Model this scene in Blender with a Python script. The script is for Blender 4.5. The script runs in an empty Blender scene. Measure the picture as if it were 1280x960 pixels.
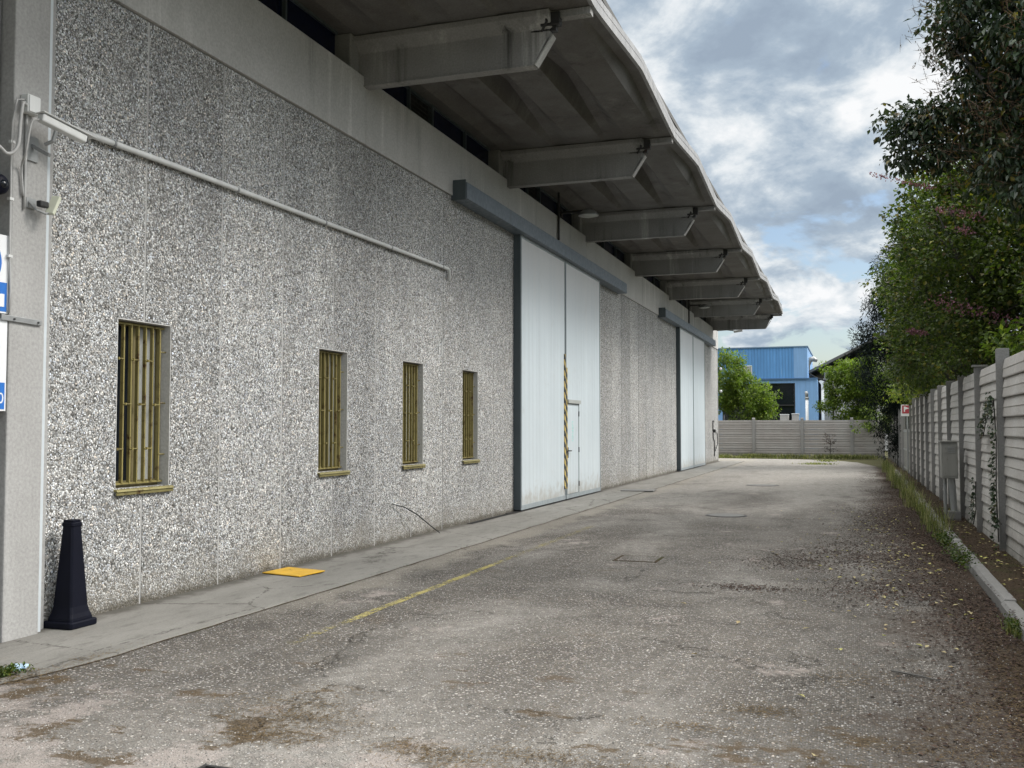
import bpy, bmesh, math, random
from mathutils import Vector, Matrix, noise
R = math.radians
random.seed(7)
scene = bpy.context.scene
COL = scene.collection

# ------------------------------------------------------------------ mesh helpers
def cat(pts, n=6):
    P = [Vector(p) for p in pts]; P = [P[0]*2-P[1]] + P + [P[-1]*2-P[-2]]; out = []
    for i in range(1, len(P)-2):
        for k in range(n):
            t = k/n; out.append(.5*((2*P[i]) + (P[i+1]-P[i-1])*t + (2*P[i-1]-5*P[i]+4*P[i+1]-P[i+2])*t*t + (3*P[i]-P[i-1]-3*P[i+1]+P[i+2])*t**3))
    return out + [P[-2]]
class MB:
    def __init__(s): s.v = []; s.f = []
    def add(s, vs, fs):
        b = len(s.v); s.v += [tuple(v) for v in vs]; s.f += [tuple(i + b for i in f) for f in fs]; return s
    def box(s, x0, x1, y0, y1, z0, z1):
        return s.add([(x0,y0,z0),(x1,y0,z0),(x1,y1,z0),(x0,y1,z0),(x0,y0,z1),(x1,y0,z1),(x1,y1,z1),(x0,y1,z1)],
            [(3,2,1,0),(4,5,6,7),(0,1,5,4),(1,2,6,5),(2,3,7,6),(3,0,4,7)])
    def obox(s, c, size, M):
        hx, hy, hz = [q / 2 for q in size]
        vs = [Vector(c) + M @ Vector((a, b, d)) for a, b, d in [(-hx,-hy,-hz),(hx,-hy,-hz),(hx,hy,-hz),(-hx,hy,-hz),(-hx,-hy,hz),(hx,-hy,hz),(hx,hy,hz),(-hx,hy,hz)]]
        return s.add(vs, [(3,2,1,0),(4,5,6,7),(0,1,5,4),(1,2,6,5),(2,3,7,6),(3,0,4,7)])
    def tube(s, pts, rad, n=8, cap=True):
        pts = [Vector(p) for p in pts]
        if not isinstance(rad, (list, tuple)): rad = [rad] * len(pts)
        b = len(s.v); up = None
        for i, p in enumerate(pts):
            d = (pts[min(i + 1, len(pts) - 1)] - pts[max(i - 1, 0)]).normalized()
            if up is None: up = Vector((0,0,1)) if abs(d.z) < .9 else Vector((1,0,0))
            a = d.cross(up).normalized(); c = a.cross(d).normalized(); up = c
            for k in range(n):
                t = 2 * math.pi * k / n
                s.v.append(tuple(p + (a * math.cos(t) + c * math.sin(t)) * rad[i]))
        for i in range(len(pts) - 1):
            for k in range(n):
                k2 = (k + 1) % n
                s.f.append((b+i*n+k, b+i*n+k2, b+(i+1)*n+k2, b+(i+1)*n+k))
        if cap:
            s.f.append(tuple(b + k for k in range(n))[::-1]); s.f.append(tuple(b+(len(pts)-1)*n+k for k in range(n)))
        return s
    def prism(s, poly, ax, a0, a1):
        """poly: list of 2D points; ax 'x' -> (y,z) outline extruded in x, 'y' -> (x,z), 'z' -> (x,y)"""
        def P(p, a): return {'x': (a, p[0], p[1]), 'y': (p[0], a, p[1]), 'z': (p[0], p[1], a)}[ax]
        n = len(poly)
        return s.add([P(p, a0) for p in poly] + [P(p, a1) for p in poly],
            [tuple(range(n)), tuple(range(2*n-1, n-1, -1))] + [(i, i+n, (i+1)%n+n, (i+1)%n) for i in range(n)])
    def lathe(s, prof, M, n=24):
        b = len(s.v)
        for r, z in prof:
            for k in range(n):
                t = 2*math.pi*k/n; s.v.append(tuple(M @ Vector((r*math.cos(t), r*math.sin(t), z))))
        for i in range(len(prof)-1):
            for k in range(n):
                k2 = (k+1) % n; s.f.append((b+i*n+k, b+i*n+k2, b+(i+1)*n+k2, b+(i+1)*n+k))
        return s
    def build(s, name, mat, parent=None, bevel=0, smooth=False, fix=True):
        me = bpy.data.meshes.new(name); me.from_pydata(s.v, [], s.f); me.update()
        if fix:
            bm = bmesh.new(); bm.from_mesh(me); bmesh.ops.recalc_face_normals(bm, faces=bm.faces); bm.to_mesh(me); bm.free()
        me.materials.append(mat)
        if smooth:
            me.polygons.foreach_set('use_smooth', [True] * len(me.polygons))
        o = bpy.data.objects.new(name, me); COL.objects.link(o)
        if parent is not None: o.parent = parent
        if bevel:
            m = o.modifiers.new('bevel', 'BEVEL'); m.width = bevel; m.segments = 2; m.limit_method = 'ANGLE'; m.angle_limit = R(40)
        return o
def tag(o, label=None, cat=None, group=None, kind=None):
    if label: o['label'] = label
    if cat: o['category'] = cat
    if group: o['group'] = group
    if kind: o['kind'] = kind
    return o
def struct(o, label, cat): return tag(o, label, cat, kind='structure')
def empty(name, label, cat, group=None, loc=(0,0,0)):
    o = bpy.data.objects.new(name, None); COL.objects.link(o); o.location = loc; o.empty_display_size = .2
    return tag(o, label, cat, group)
def text_mesh(name, body, size, mat):
    cu = bpy.data.curves.new(name, 'FONT'); cu.body = body; cu.size = size; cu.extrude = .001; cu.resolution_u = 3
    t = bpy.data.objects.new(name, cu); COL.objects.link(t); bpy.context.view_layer.update()
    me = bpy.data.meshes.new_from_object(t.evaluated_get(bpy.context.evaluated_depsgraph_get())); bpy.data.objects.remove(t)
    me.materials.clear(); me.materials.append(mat); o = bpy.data.objects.new(name, me); COL.objects.link(o); return o
def copy_tree(o, parent=None):
    c = o.copy(); COL.objects.link(c); c.parent = parent
    for ch in list(o.children): copy_tree(ch, c)
    return c

# ------------------------------------------------------------------ material helpers
class NT:
    def __init__(s, name):
        s.m = bpy.data.materials.new(name); s.m.use_nodes = True; s.t = s.m.node_tree; s.n = s.t.nodes; s.l = s.t.links
        s.b = s.n['Principled BSDF']; s.geo = s.n.new('ShaderNodeNewGeometry'); s.pos = s.geo.outputs['Position']
    def mapv(s, scale=(1,1,1), loc=(0,0,0)):
        m = s.n.new('ShaderNodeMapping'); m.inputs['Scale'].default_value = scale; m.inputs['Location'].default_value = loc
        s.l.new(s.pos, m.inputs['Vector']); return m.outputs[0]
    def noise(s, scale, detail=5, rough=.55, vec=None, dist=0):
        n = s.n.new('ShaderNodeTexNoise'); n.inputs['Scale'].default_value = scale; n.inputs['Detail'].default_value = detail
        n.inputs['Roughness'].default_value = rough; n.inputs['Distortion'].default_value = dist
        s.l.new(vec or s.pos, n.inputs['Vector']); return n.outputs['Fac']
    def vor(s, scale, vec=None, feature='F1', rnd=1):
        n = s.n.new('ShaderNodeTexVoronoi'); n.feature = feature; n.inputs['Scale'].default_value = scale
        n.inputs['Randomness'].default_value = rnd; s.l.new(vec or s.pos, n.inputs['Vector']); return n
    def ramp(s, fac, stops, interp='LINEAR'):
        r = s.n.new('ShaderNodeValToRGB'); r.color_ramp.interpolation = interp; e = r.color_ramp.elements
        while len(e) < len(stops): e.new(.5)
        for q, (p, c) in zip(e, stops):
            q.position = p; q.color = (c[0], c[1], c[2], 1) if isinstance(c, (tuple, list)) else (c, c, c, 1)
        s.l.new(fac, r.inputs[0]); return r.outputs[0]
    def mix(s, fac, a, b, mode='MIX'):
        m = s.n.new('ShaderNodeMixRGB'); m.blend_type = mode
        for sock, v in zip(m.inputs, (fac, a, b)):
            if hasattr(v, 'is_linked'): s.l.new(v, sock)
            elif isinstance(v, (int, float)): sock.default_value = v if sock.type == 'VALUE' else (v, v, v, 1)
            else: sock.default_value = (*v, 1)
        return m.outputs[0]
    def math(s, op, a, b=0, c=None, clamp=False):
        m = s.n.new('ShaderNodeMath'); m.operation = op; m.use_clamp = clamp
        for sock, v in zip(m.inputs, (a, b, c)):
            if v is None: continue
            if hasattr(v, 'is_linked'): s.l.new(v, sock)
            else: sock.default_value = v
        return m.outputs[0]
    def xyz(s):
        m = s.n.new('ShaderNodeSeparateXYZ'); s.l.new(s.pos, m.inputs[0]); return m.outputs
    def sep(s, c):
        m = s.n.new('ShaderNodeSeparateColor'); s.l.new(c, m.inputs[0]); return m.outputs
    def rng(s, v, a, b, c=0, d=1):
        m = s.n.new('ShaderNodeMapRange'); s.l.new(v, m.inputs[0])
        for i, q in enumerate((a, b, c, d)): m.inputs[i+1].default_value = q
        m.interpolation_type = 'SMOOTHSTEP'; return m.outputs[0]
    def bump(s, h, strength=.3, dist=.01, prev=None):
        b = s.n.new('ShaderNodeBump'); b.inputs['Strength'].default_value = strength; b.inputs['Distance'].default_value = dist
        s.l.new(h, b.inputs['Height'])
        if prev: s.l.new(prev, b.inputs['Normal'])
        return b.outputs[0]
    def out(s, col=None, rough=.8, normal=None, metal=0, spec=.3):
        i = s.b.inputs
        if col is not None:
            if hasattr(col, 'is_linked'): s.l.new(col, i['Base Color'])
            else: i['Base Color'].default_value = (*col, 1)
        if hasattr(rough, 'is_linked'): s.l.new(rough, i['Roughness'])
        else: i['Roughness'].default_value = rough
        i['Metallic'].default_value = metal; i['Specular IOR Level'].default_value = spec
        if normal: s.l.new(normal, i['Normal'])
        return s.m

def mk_aggregate():
    n = NT('washed_aggregate'); X, Y, Z = n.xyz()
    wv = n.n.new('ShaderNodeVectorMath'); wv.operation = 'MULTIPLY_ADD'; nz = n.n.new('ShaderNodeTexNoise'); nz.inputs['Scale'].default_value = 60; n.l.new(n.pos, nz.inputs[0])
    n.l.new(nz.outputs['Color'], wv.inputs[0]); wv.inputs[1].default_value = (.010,.010,.010); n.l.new(n.pos, wv.inputs[2]); wp = wv.outputs[0]
    def layer(scale):
        v = n.vor(scale, wp); cs = n.sep(v.outputs['Color'])
        c = n.ramp(cs[0], [(0,.018),(.15,.05),(.27,.15),(.40,.30),(.56,.48),(.74,.68),(.88,.86),(1,.95)])
        t = n.ramp(cs[1], [(0,(1,.90,.78)),(.14,(1,.97,.93)),(.5,(.98,1,1)),(.78,(.95,.99,1.01)),(1,(.86,.93,1.06))])
        return v, n.mix(1, c, t, 'MULTIPLY')
    va, ca = layer(53); vb, cb = layer(92)
    col = n.mix(n.rng(n.noise(24,2), .44, .56), ca, cb)
    v2 = n.vor(53, wp, feature='DISTANCE_TO_EDGE'); edge = n.rng(v2.outputs['Distance'], 0, .14)
    cem = n.mix(n.noise(1.1,4), (.13,.128,.115), (.25,.24,.22)); col = n.mix(edge, cem, col)
    # individual panels differ a little, cement shows through in clouds
    pid = n.math('FLOOR', n.math('DIVIDE', n.math('SUBTRACT', Y, 6.5), 1.205)); pn = n.n.new('ShaderNodeTexWhiteNoise'); pn.noise_dimensions = '1D'; n.l.new(pid, pn.inputs['W'])
    col = n.mix(1, col, n.ramp(pn.outputs['Value'], [(0,.86),(1,1.08)]), 'MULTIPLY')
    big = n.noise(.6, 5, .6); col = n.mix(1, col, n.ramp(big, [(.3,(.90,.91,.92)),(.7,(1.14,1.13,1.11))]), 'MULTIPLY')
    col = n.mix(1, col, n.ramp(n.noise(15, 3, .7), [(.36,.84),(.5,1),(.64,1.16)]), 'MULTIPLY')
    cl = n.rng(n.noise(2.1, 6, .65), .5, .68, 0, .28); col = n.mix(cl, col, (.21,.205,.19))
    streak = n.noise(1, 5, .7, n.mapv((1,3.4,.10))); col = n.mix(1, col, n.ramp(streak, [(.32,.90),(.5,1),(.66,1.06)]), 'MULTIPLY')
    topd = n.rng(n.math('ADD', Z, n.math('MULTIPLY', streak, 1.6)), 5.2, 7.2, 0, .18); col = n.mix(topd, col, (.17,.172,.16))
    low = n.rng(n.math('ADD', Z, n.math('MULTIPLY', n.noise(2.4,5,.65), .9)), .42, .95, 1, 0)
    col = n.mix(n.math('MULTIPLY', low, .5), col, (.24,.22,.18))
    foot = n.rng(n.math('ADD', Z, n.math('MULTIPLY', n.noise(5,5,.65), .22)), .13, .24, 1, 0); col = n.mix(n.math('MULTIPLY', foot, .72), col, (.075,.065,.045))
    h = n.math('SUBTRACT', 1, va.outputs['Distance']); return n.out(col, .75, n.bump(h, .8, .010), spec=.25)
def mk_concrete(name, c, var=.25, streaks=.35, fine=40, warm=(1,.985,.95), dirt=0):
    n = NT(name); X, Y, Z = n.xyz()
    a = n.noise(1.3, 6, .6); b = n.noise(fine, 3)
    col = n.mix(a, [q*(1-var)*w for q, w in zip((c,)*3, warm)], [q*(1+var)*w for q, w in zip((c,)*3, (1,1,.98))])
    st = n.noise(1, 6, .72, n.mapv((2.6,2.6,.12))); gate = n.rng(n.noise(.45, 3), .40, .62)
    col = n.mix(gate, col, n.mix(1, col, n.ramp(st, [(.3,1-streaks),(.46,.97),(.56,1),(.68,1+streaks*.9)]), 'MULTIPLY'))
    col = n.mix(1, col, n.ramp(b, [(.3,.86),(.7,1.1)]), 'MULTIPLY')
    pits = n.vor(18); col = n.mix(n.rng(pits.outputs['Distance'], .03, .07, .5, 0), col, c*.3)
    if dirt:
        g = n.rng(n.math('ADD', Z, n.math('MULTIPLY', n.noise(2,4), .8)), .3, .9, dirt, 0); col = n.mix(g, col, (.06,.055,.04))
    return n.out(col, .88, n.bump(n.math('ADD', b, n.math('MULTIPLY', a, 2)), .25, .01), spec=.2)
def mk_paint(name, c, rough=.45, var=.12, rust=0, streak=.1, metal=0, bump=.05):
    n = NT(name)
    a = n.noise(2.5, 5); st = n.noise(1, 5, .6, n.mapv((6,6,.3)))
    col = n.mix(a, [q*(1-var) for q in c], [q*(1+var) for q in c])
    col = n.mix(1, col, n.ramp(st, [(.3,1-streak),(.7,1+streak)]), 'MULTIPLY')
    if rust:
        r = n.rng(n.noise(9, 6, .7), .62-rust*.2, .75-rust*.1); col = n.mix(r, col, n.mix(n.noise(40,3), (.09,.03,.012), (.03,.014,.008)))
    return n.out(col, n.rng(n.noise(12,3), .3, .7, rough-.08, rough+.12), n.bump(n.noise(25,3), bump, .004), metal)
def mk_door():
    n = NT('door_sheet_paint'); X, Y, Z = n.xyz()
    st = n.noise(1, 5, .6, n.mapv((1,7,.12))); a = n.noise(.8, 4)
    col = n.mix(a, (.55,.625,.665), (.65,.72,.76))
    col = n.mix(1, col, n.ramp(st, [(.3,.9),(.5,1),(.75,1.06)]), 'MULTIPLY')
    top = n.rng(n.math('ADD', Z, n.math('MULTIPLY', st, 1.6)), 4.3, 6.6); col = n.mix(n.math('MULTIPLY', top, .5), col, (.5,.43,.38))
    low = n.rng(n.math('ADD', Z, n.noise(5,4)), .5, 1.05, .7, 0); col = n.mix(low, col, n.mix(n.noise(14,5,.7), (.46,.45,.41), (.24,.19,.13)))
    sc = n.rng(n.noise(1, 3, .7, n.mapv((1,2.2,14))), .70, .74, 0, .35); col = n.mix(sc, col, (.75,.8,.8))
    seam = n.math('PINGPONG', Y, .41); sm = n.rng(seam, 0, .012, 0, 1)
    col = n.mix(n.math('MULTIPLY', n.math('SUBTRACT', 1, sm), .10), col, (.3,.33,.35))
    gm = n.rng(n.noise(1.6,7,.75), .55, .72, 0, .28); col = n.mix(gm, col, (.40,.41,.39))
    sp = n.rng(n.noise(22,3,.6), .74, .78, 0, .7); col = n.mix(sp, col, (.16,.11,.07))
    return n.out(col, .4, n.bump(sm, .2, .004, n.bump(n.noise(1.3,3), .5, .04)), spec=.4)
def mk_asphalt():
    n = NT('worn_asphalt'); X, Y, Z = n.xyz()
    wv = n.n.new('ShaderNodeVectorMath'); wv.operation = 'MULTIPLY_ADD'; nz = n.n.new('ShaderNodeTexNoise'); nz.inputs['Scale'].default_value = 45; n.l.new(n.pos, nz.inputs[0])
    n.l.new(nz.outputs['Color'], wv.inputs[0]); wv.inputs[1].default_value = (.016,.016,0); n.l.new(n.pos, wv.inputs[2]); wp = wv.outputs[0]
    v = n.vor(70, wp); cs = n.sep(v.outputs['Color'])
    chips = n.ramp(cs[0], [(0,.035),(.35,.085),(.6,.15),(.78,.24),(.92,.42),(1,.68)])
    chips = n.mix(1, chips, n.ramp(cs[1], [(0,(1,.88,.76)),(.5,(1,.98,.95)),(1,(.94,.97,1))]), 'MULTIPLY')
    e = n.rng(v.outputs['Distance'], .32, .6, 1, 0)
    base = n.mix(n.noise(75,5,.75), (.05,.045,.038), (.17,.158,.14))
    mid = n.noise(1.7, 7, .7); base = n.mix(1, base, n.ramp(mid, [(.3,.6),(.7,1.4)]), 'MULTIPLY')
    col = n.mix(e, base, chips)
    dens = n.rng(n.math('ADD', n.noise(1.1,5,.65), n.rng(Y, 4.2, 7, .10, 0)), .38, .62)
    v2 = n.vor(30, wp); c2 = n.rng(n.sep(v2.outputs['Color'])[0], .72, .90); e2 = n.rng(v2.outputs['Distance'], .16, .36, 1, 0)
    col = n.mix(n.math('MULTIPLY', n.math('MULTIPLY', c2, e2), n.math('MULTIPLY', dens, .95)), col, (.60,.58,.545))
    # worn, bleached stretches and wheel lanes
    big = n.noise(.36, 7, .66, n.mapv((1.25,.6,1), (3,1,0)), .7)
    lane = n.math('ADD', n.rng(n.math('ABSOLUTE', n.math('ADD', X, 1.15)), .1, .75, .07, 0), n.rng(n.math('ABSOLUTE', n.math('ADD', X, 2.95)), .1, .75, .07, 0))
    far = n.rng(Y, 13, 36, 0, .30); near = n.rng(Y, 4.2, 7.0, .14, 0)
    wear = n.rng(n.math('ADD', n.math('ADD', n.math('ADD', big, lane), far), near), .44, .80)
    worn = n.mix(n.noise(55,6,.78), (.14,.133,.122), (.54,.53,.50))
    wfine = n.rng(n.noise(7, 6, .72), .36, .60, .45, 1)
    col = n.mix(n.math('MULTIPLY', n.math('MULTIPLY', wear, wfine), .72), col, worn)
    pk = n.rng(n.math('ADD', n.noise(.95, 7, .74), n.rng(Y, 4.2, 6.0, .15, 0)), .59, .67)
    col = n.mix(n.math('MULTIPLY', pk, .62), col, n.mix(n.noise(34,5,.7), (.23,.205,.19), (.50,.455,.43)))
    # pale cement wash beside the pavement, ragged edge
    sl = n.rng(n.math('ADD', X, n.math('MULTIPLY', n.noise(1.4,6,.68), 1.3)), -4.25, -3.95, .6, 0)
    sl = n.math('MULTIPLY', sl, n.rng(Y, 7, 9)); col = n.mix(sl, col, n.mix(n.noise(22,5,.7), (.19,.18,.155), (.37,.35,.31)))
    # dark brown organic dirt toward the kerb
    px = n.math('ADD', n.math('ADD', X, n.math('MULTIPLY', n.noise(.75,7,.7, n.mapv((1,.9,1), (5,2,0))), 3.4)), n.math('MULTIPLY', n.noise(7,6,.74), 1.0))
    dm = n.rng(px, 2.25, 2.95); dm = n.math('MULTIPLY', dm, n.rng(X, -2.4, -.4)); dm = n.math('MULTIPLY', dm, n.rng(Y, 24, 38, 1, .3))
    dm = n.math('MULTIPLY', dm, n.ramp(n.noise(24,5,.75), [(.36,.1),(.54,1)]))
    col = n.mix(n.math('MULTIPLY', dm, .9), col, n.mix(n.noise(60,5,.75), (.022,.015,.011), (.11,.083,.065)))
    kb = n.rng(n.math('ADD', X, n.math('MULTIPLY', n.noise(2.6,6,.72), .95)), 1.12, 1.5); col = n.mix(n.math('MULTIPLY', kb, .94), col, n.mix(n.noise(60,5,.75), (.02,.014,.010), (.09,.066,.045)))
    ms = n.rng(n.math('ADD', n.noise(1.3, 8, .72, n.mapv((1,1.5,1),(2.2,7.1,0))), n.rng(Y, 4.6, 6.4, .045, 0)), .59, .64); ms = n.math('MULTIPLY', ms, n.rng(Y, 4.8, 9, 1, .25))
    col = n.mix(n.math('MULTIPLY', ms, .85), col, n.mix(n.noise(80,5,.75), (.035,.028,.016), (.15,.105,.06)))
    tr = n.rng(n.noise(.6, 7, .72, n.mapv((1,.7,1),(9,3,0))), .56, .68); col = n.mix(n.math('MULTIPLY', tr, .5), col, (.055,.052,.046))
    col = n.mix(1, col, (1.06,1.045,1.03), 'MULTIPLY')
    # fine wandering cracks
    cr = n.vor(.45, wp, 'DISTANCE_TO_EDGE'); wob = n.math('ADD', cr.outputs['Distance'], n.math('MULTIPLY', n.math('SUBTRACT', n.noise(2.6,7,.72), .5), .26))
    ck = n.rng(n.math('ABSOLUTE', wob), .0, .006, 1, 0); ck = n.math('MULTIPLY', ck, n.rng(n.noise(.5,3), .46, .56)); col = n.mix(n.math('MULTIPLY', ck, .65), col, (.03,.027,.022))
    h = n.math('ADD', n.math('MULTIPLY', e, cs[0]), n.math('MULTIPLY', n.noise(90,4,.7), .8)); h = n.math('SUBTRACT', h, ck)
    return n.out(col, .9, n.bump(h, .9, .010, n.bump(n.noise(3,5), .4, .03)), spec=.2)
def mk_slab():
    n = NT('pavement_concrete'); X, Y, Z = n.xyz()
    a = n.noise(1, 6, .65, n.mapv((2.2,.7,1))); b = n.noise(70, 3, .7)
    col = n.mix(a, (.125,.122,.11), (.32,.312,.29)); col = n.mix(1, col, n.ramp(b, [(.3,.84),(.7,1.14)]), 'MULTIPLY')
    st = n.rng(n.noise(3, 6, .7, n.mapv((3,.9,1))), .52, .66, 0, .5); col = n.mix(st, col, (.115,.112,.10))
    wl = n.rng(n.math('ADD', X, n.math('MULTIPLY', n.noise(4,5), .35)), -6.12, -5.95, .7, 0); col = n.mix(wl, col, (.06,.055,.045))
    br = n.rng(n.noise(.7, 4), .55, .7, 0, .35); br = n.math('MULTIPLY', br, n.rng(Y, 5, 9, 1, 0)); col = n.mix(br, col, (.34,.27,.21))
    cr = n.vor(.55, None, 'DISTANCE_TO_EDGE'); wob = n.math('ADD', cr.outputs['Distance'], n.math('MULTIPLY', n.math('SUBTRACT', n.noise(5,5,.7), .5), .1))
    ck = n.rng(n.math('ABSOLUTE', wob), 0, .008, 1, 0); col = n.mix(n.math('MULTIPLY', ck, .7), col, (.04,.035,.03))
    return n.out(col, .85, n.bump(b, .3, .006, n.bump(a, .3, .02)), spec=.25)
def mk_marking():
    n = NT('worn_yellow_paint'); X, Y, Z = n.xyz()
    w = n.math('ADD', n.noise(18,7,.8), n.math('MULTIPLY', n.math('SUBTRACT', n.noise(2.2,3), .5), .35))
    w = n.math('ADD', w, n.rng(Y, 11.2, 12.2, .0, -.09)); w = n.math('ADD', w, n.rng(Y, 6.7, 8.6, -.07, .02))
    al = n.rng(w, .42, .56, 0, .75)
    col = n.mix(n.noise(30,4), (.34,.29,.10), (.52,.46,.19)); m = n.out(col, .8)
    n.l.new(al, n.b.inputs['Alpha']); return m
def mk_leaf(name, cols, rough=.45, trans=.35, spec=.4):
    n = NT(name)
    rp = n.geo.outputs['Random Per Island']; col = n.ramp(rp, cols)
    big = n.noise(.9, 3); col = n.mix(1, col, n.ramp(big, [(.3,.65),(.7,1.25)]), 'MULTIPLY')
    n.out(col, rough, spec=spec)
    t = n.n.new('ShaderNodeBsdfTranslucent'); n.l.new(n.mix(1, col, (1.3,1.5,.5), 'MULTIPLY'), t.inputs[0])
    mx = n.n.new('ShaderNodeMixShader'); mx.inputs[0].default_value = trans
    n.l.new(n.b.outputs[0], mx.inputs[1]); n.l.new(t.outputs[0], mx.inputs[2]); n.l.new(mx.outputs[0], n.n['Material Output'].inputs[0]); return n.m
def mk_plain(name, c, rough=.5, metal=0, spec=.4, var=.1):
    n = NT(name); col = n.mix(n.noise(8,4), [q*(1-var) for q in c], [q*(1+var) for q in c]); return n.out(col, rough, None, metal, spec)
def mk_hazard():
    n = NT('hazard_tape'); X, Y, Z = n.xyz()
    s = n.math('PINGPONG', n.math('ADD', Z, n.math('MULTIPLY', Y, .9)), .125)
    k = n.math('GREATER_THAN', s, .0625); col = n.mix(k, (.022,.022,.022), (.56,.42,.12))
    col = n.mix(n.rng(n.noise(20,5,.7), .52, .64, 0, .5), col, (.33,.32,.30)); return n.out(col, .6)
def mk_corrugated(name, c, period=.22, axis=0):
    n = NT(name); ax = n.xyz()[axis]; s = n.math('PINGPONG', ax, period/2)
    k = n.rng(s, period*.1, period*.25); col = n.mix(n.noise(.6,4), [q*.85 for q in c], [q*1.12 for q in c])
    st = n.noise(1, 5, .7, n.mapv((3,3,.25))); col = n.mix(1, col, n.ramp(st, [(.3,.82),(.7,1.14)]), 'MULTIPLY')
    col = n.mix(n.rng(st, .64, .7, 0, .45), col, (.4,.5,.55)); col = n.mix(n.math('MULTIPLY', n.math('SUBTRACT', 1, k), .25), col, [q*.4 for q in c])
    return n.out(col, .5, n.bump(k, .6, .03))
def mk_soil(name, a, b, scale=30):
    n = NT(name); col = n.mix(n.noise(scale,6,.75), a, b); g = n.rng(n.noise(1.5,5), .5, .65, 0, .5); col = n.mix(g, col, (.05,.06,.02))
    return n.out(col, .95, n.bump(n.noise(scale,5,.7), .6, .03), spec=.1)

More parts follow.
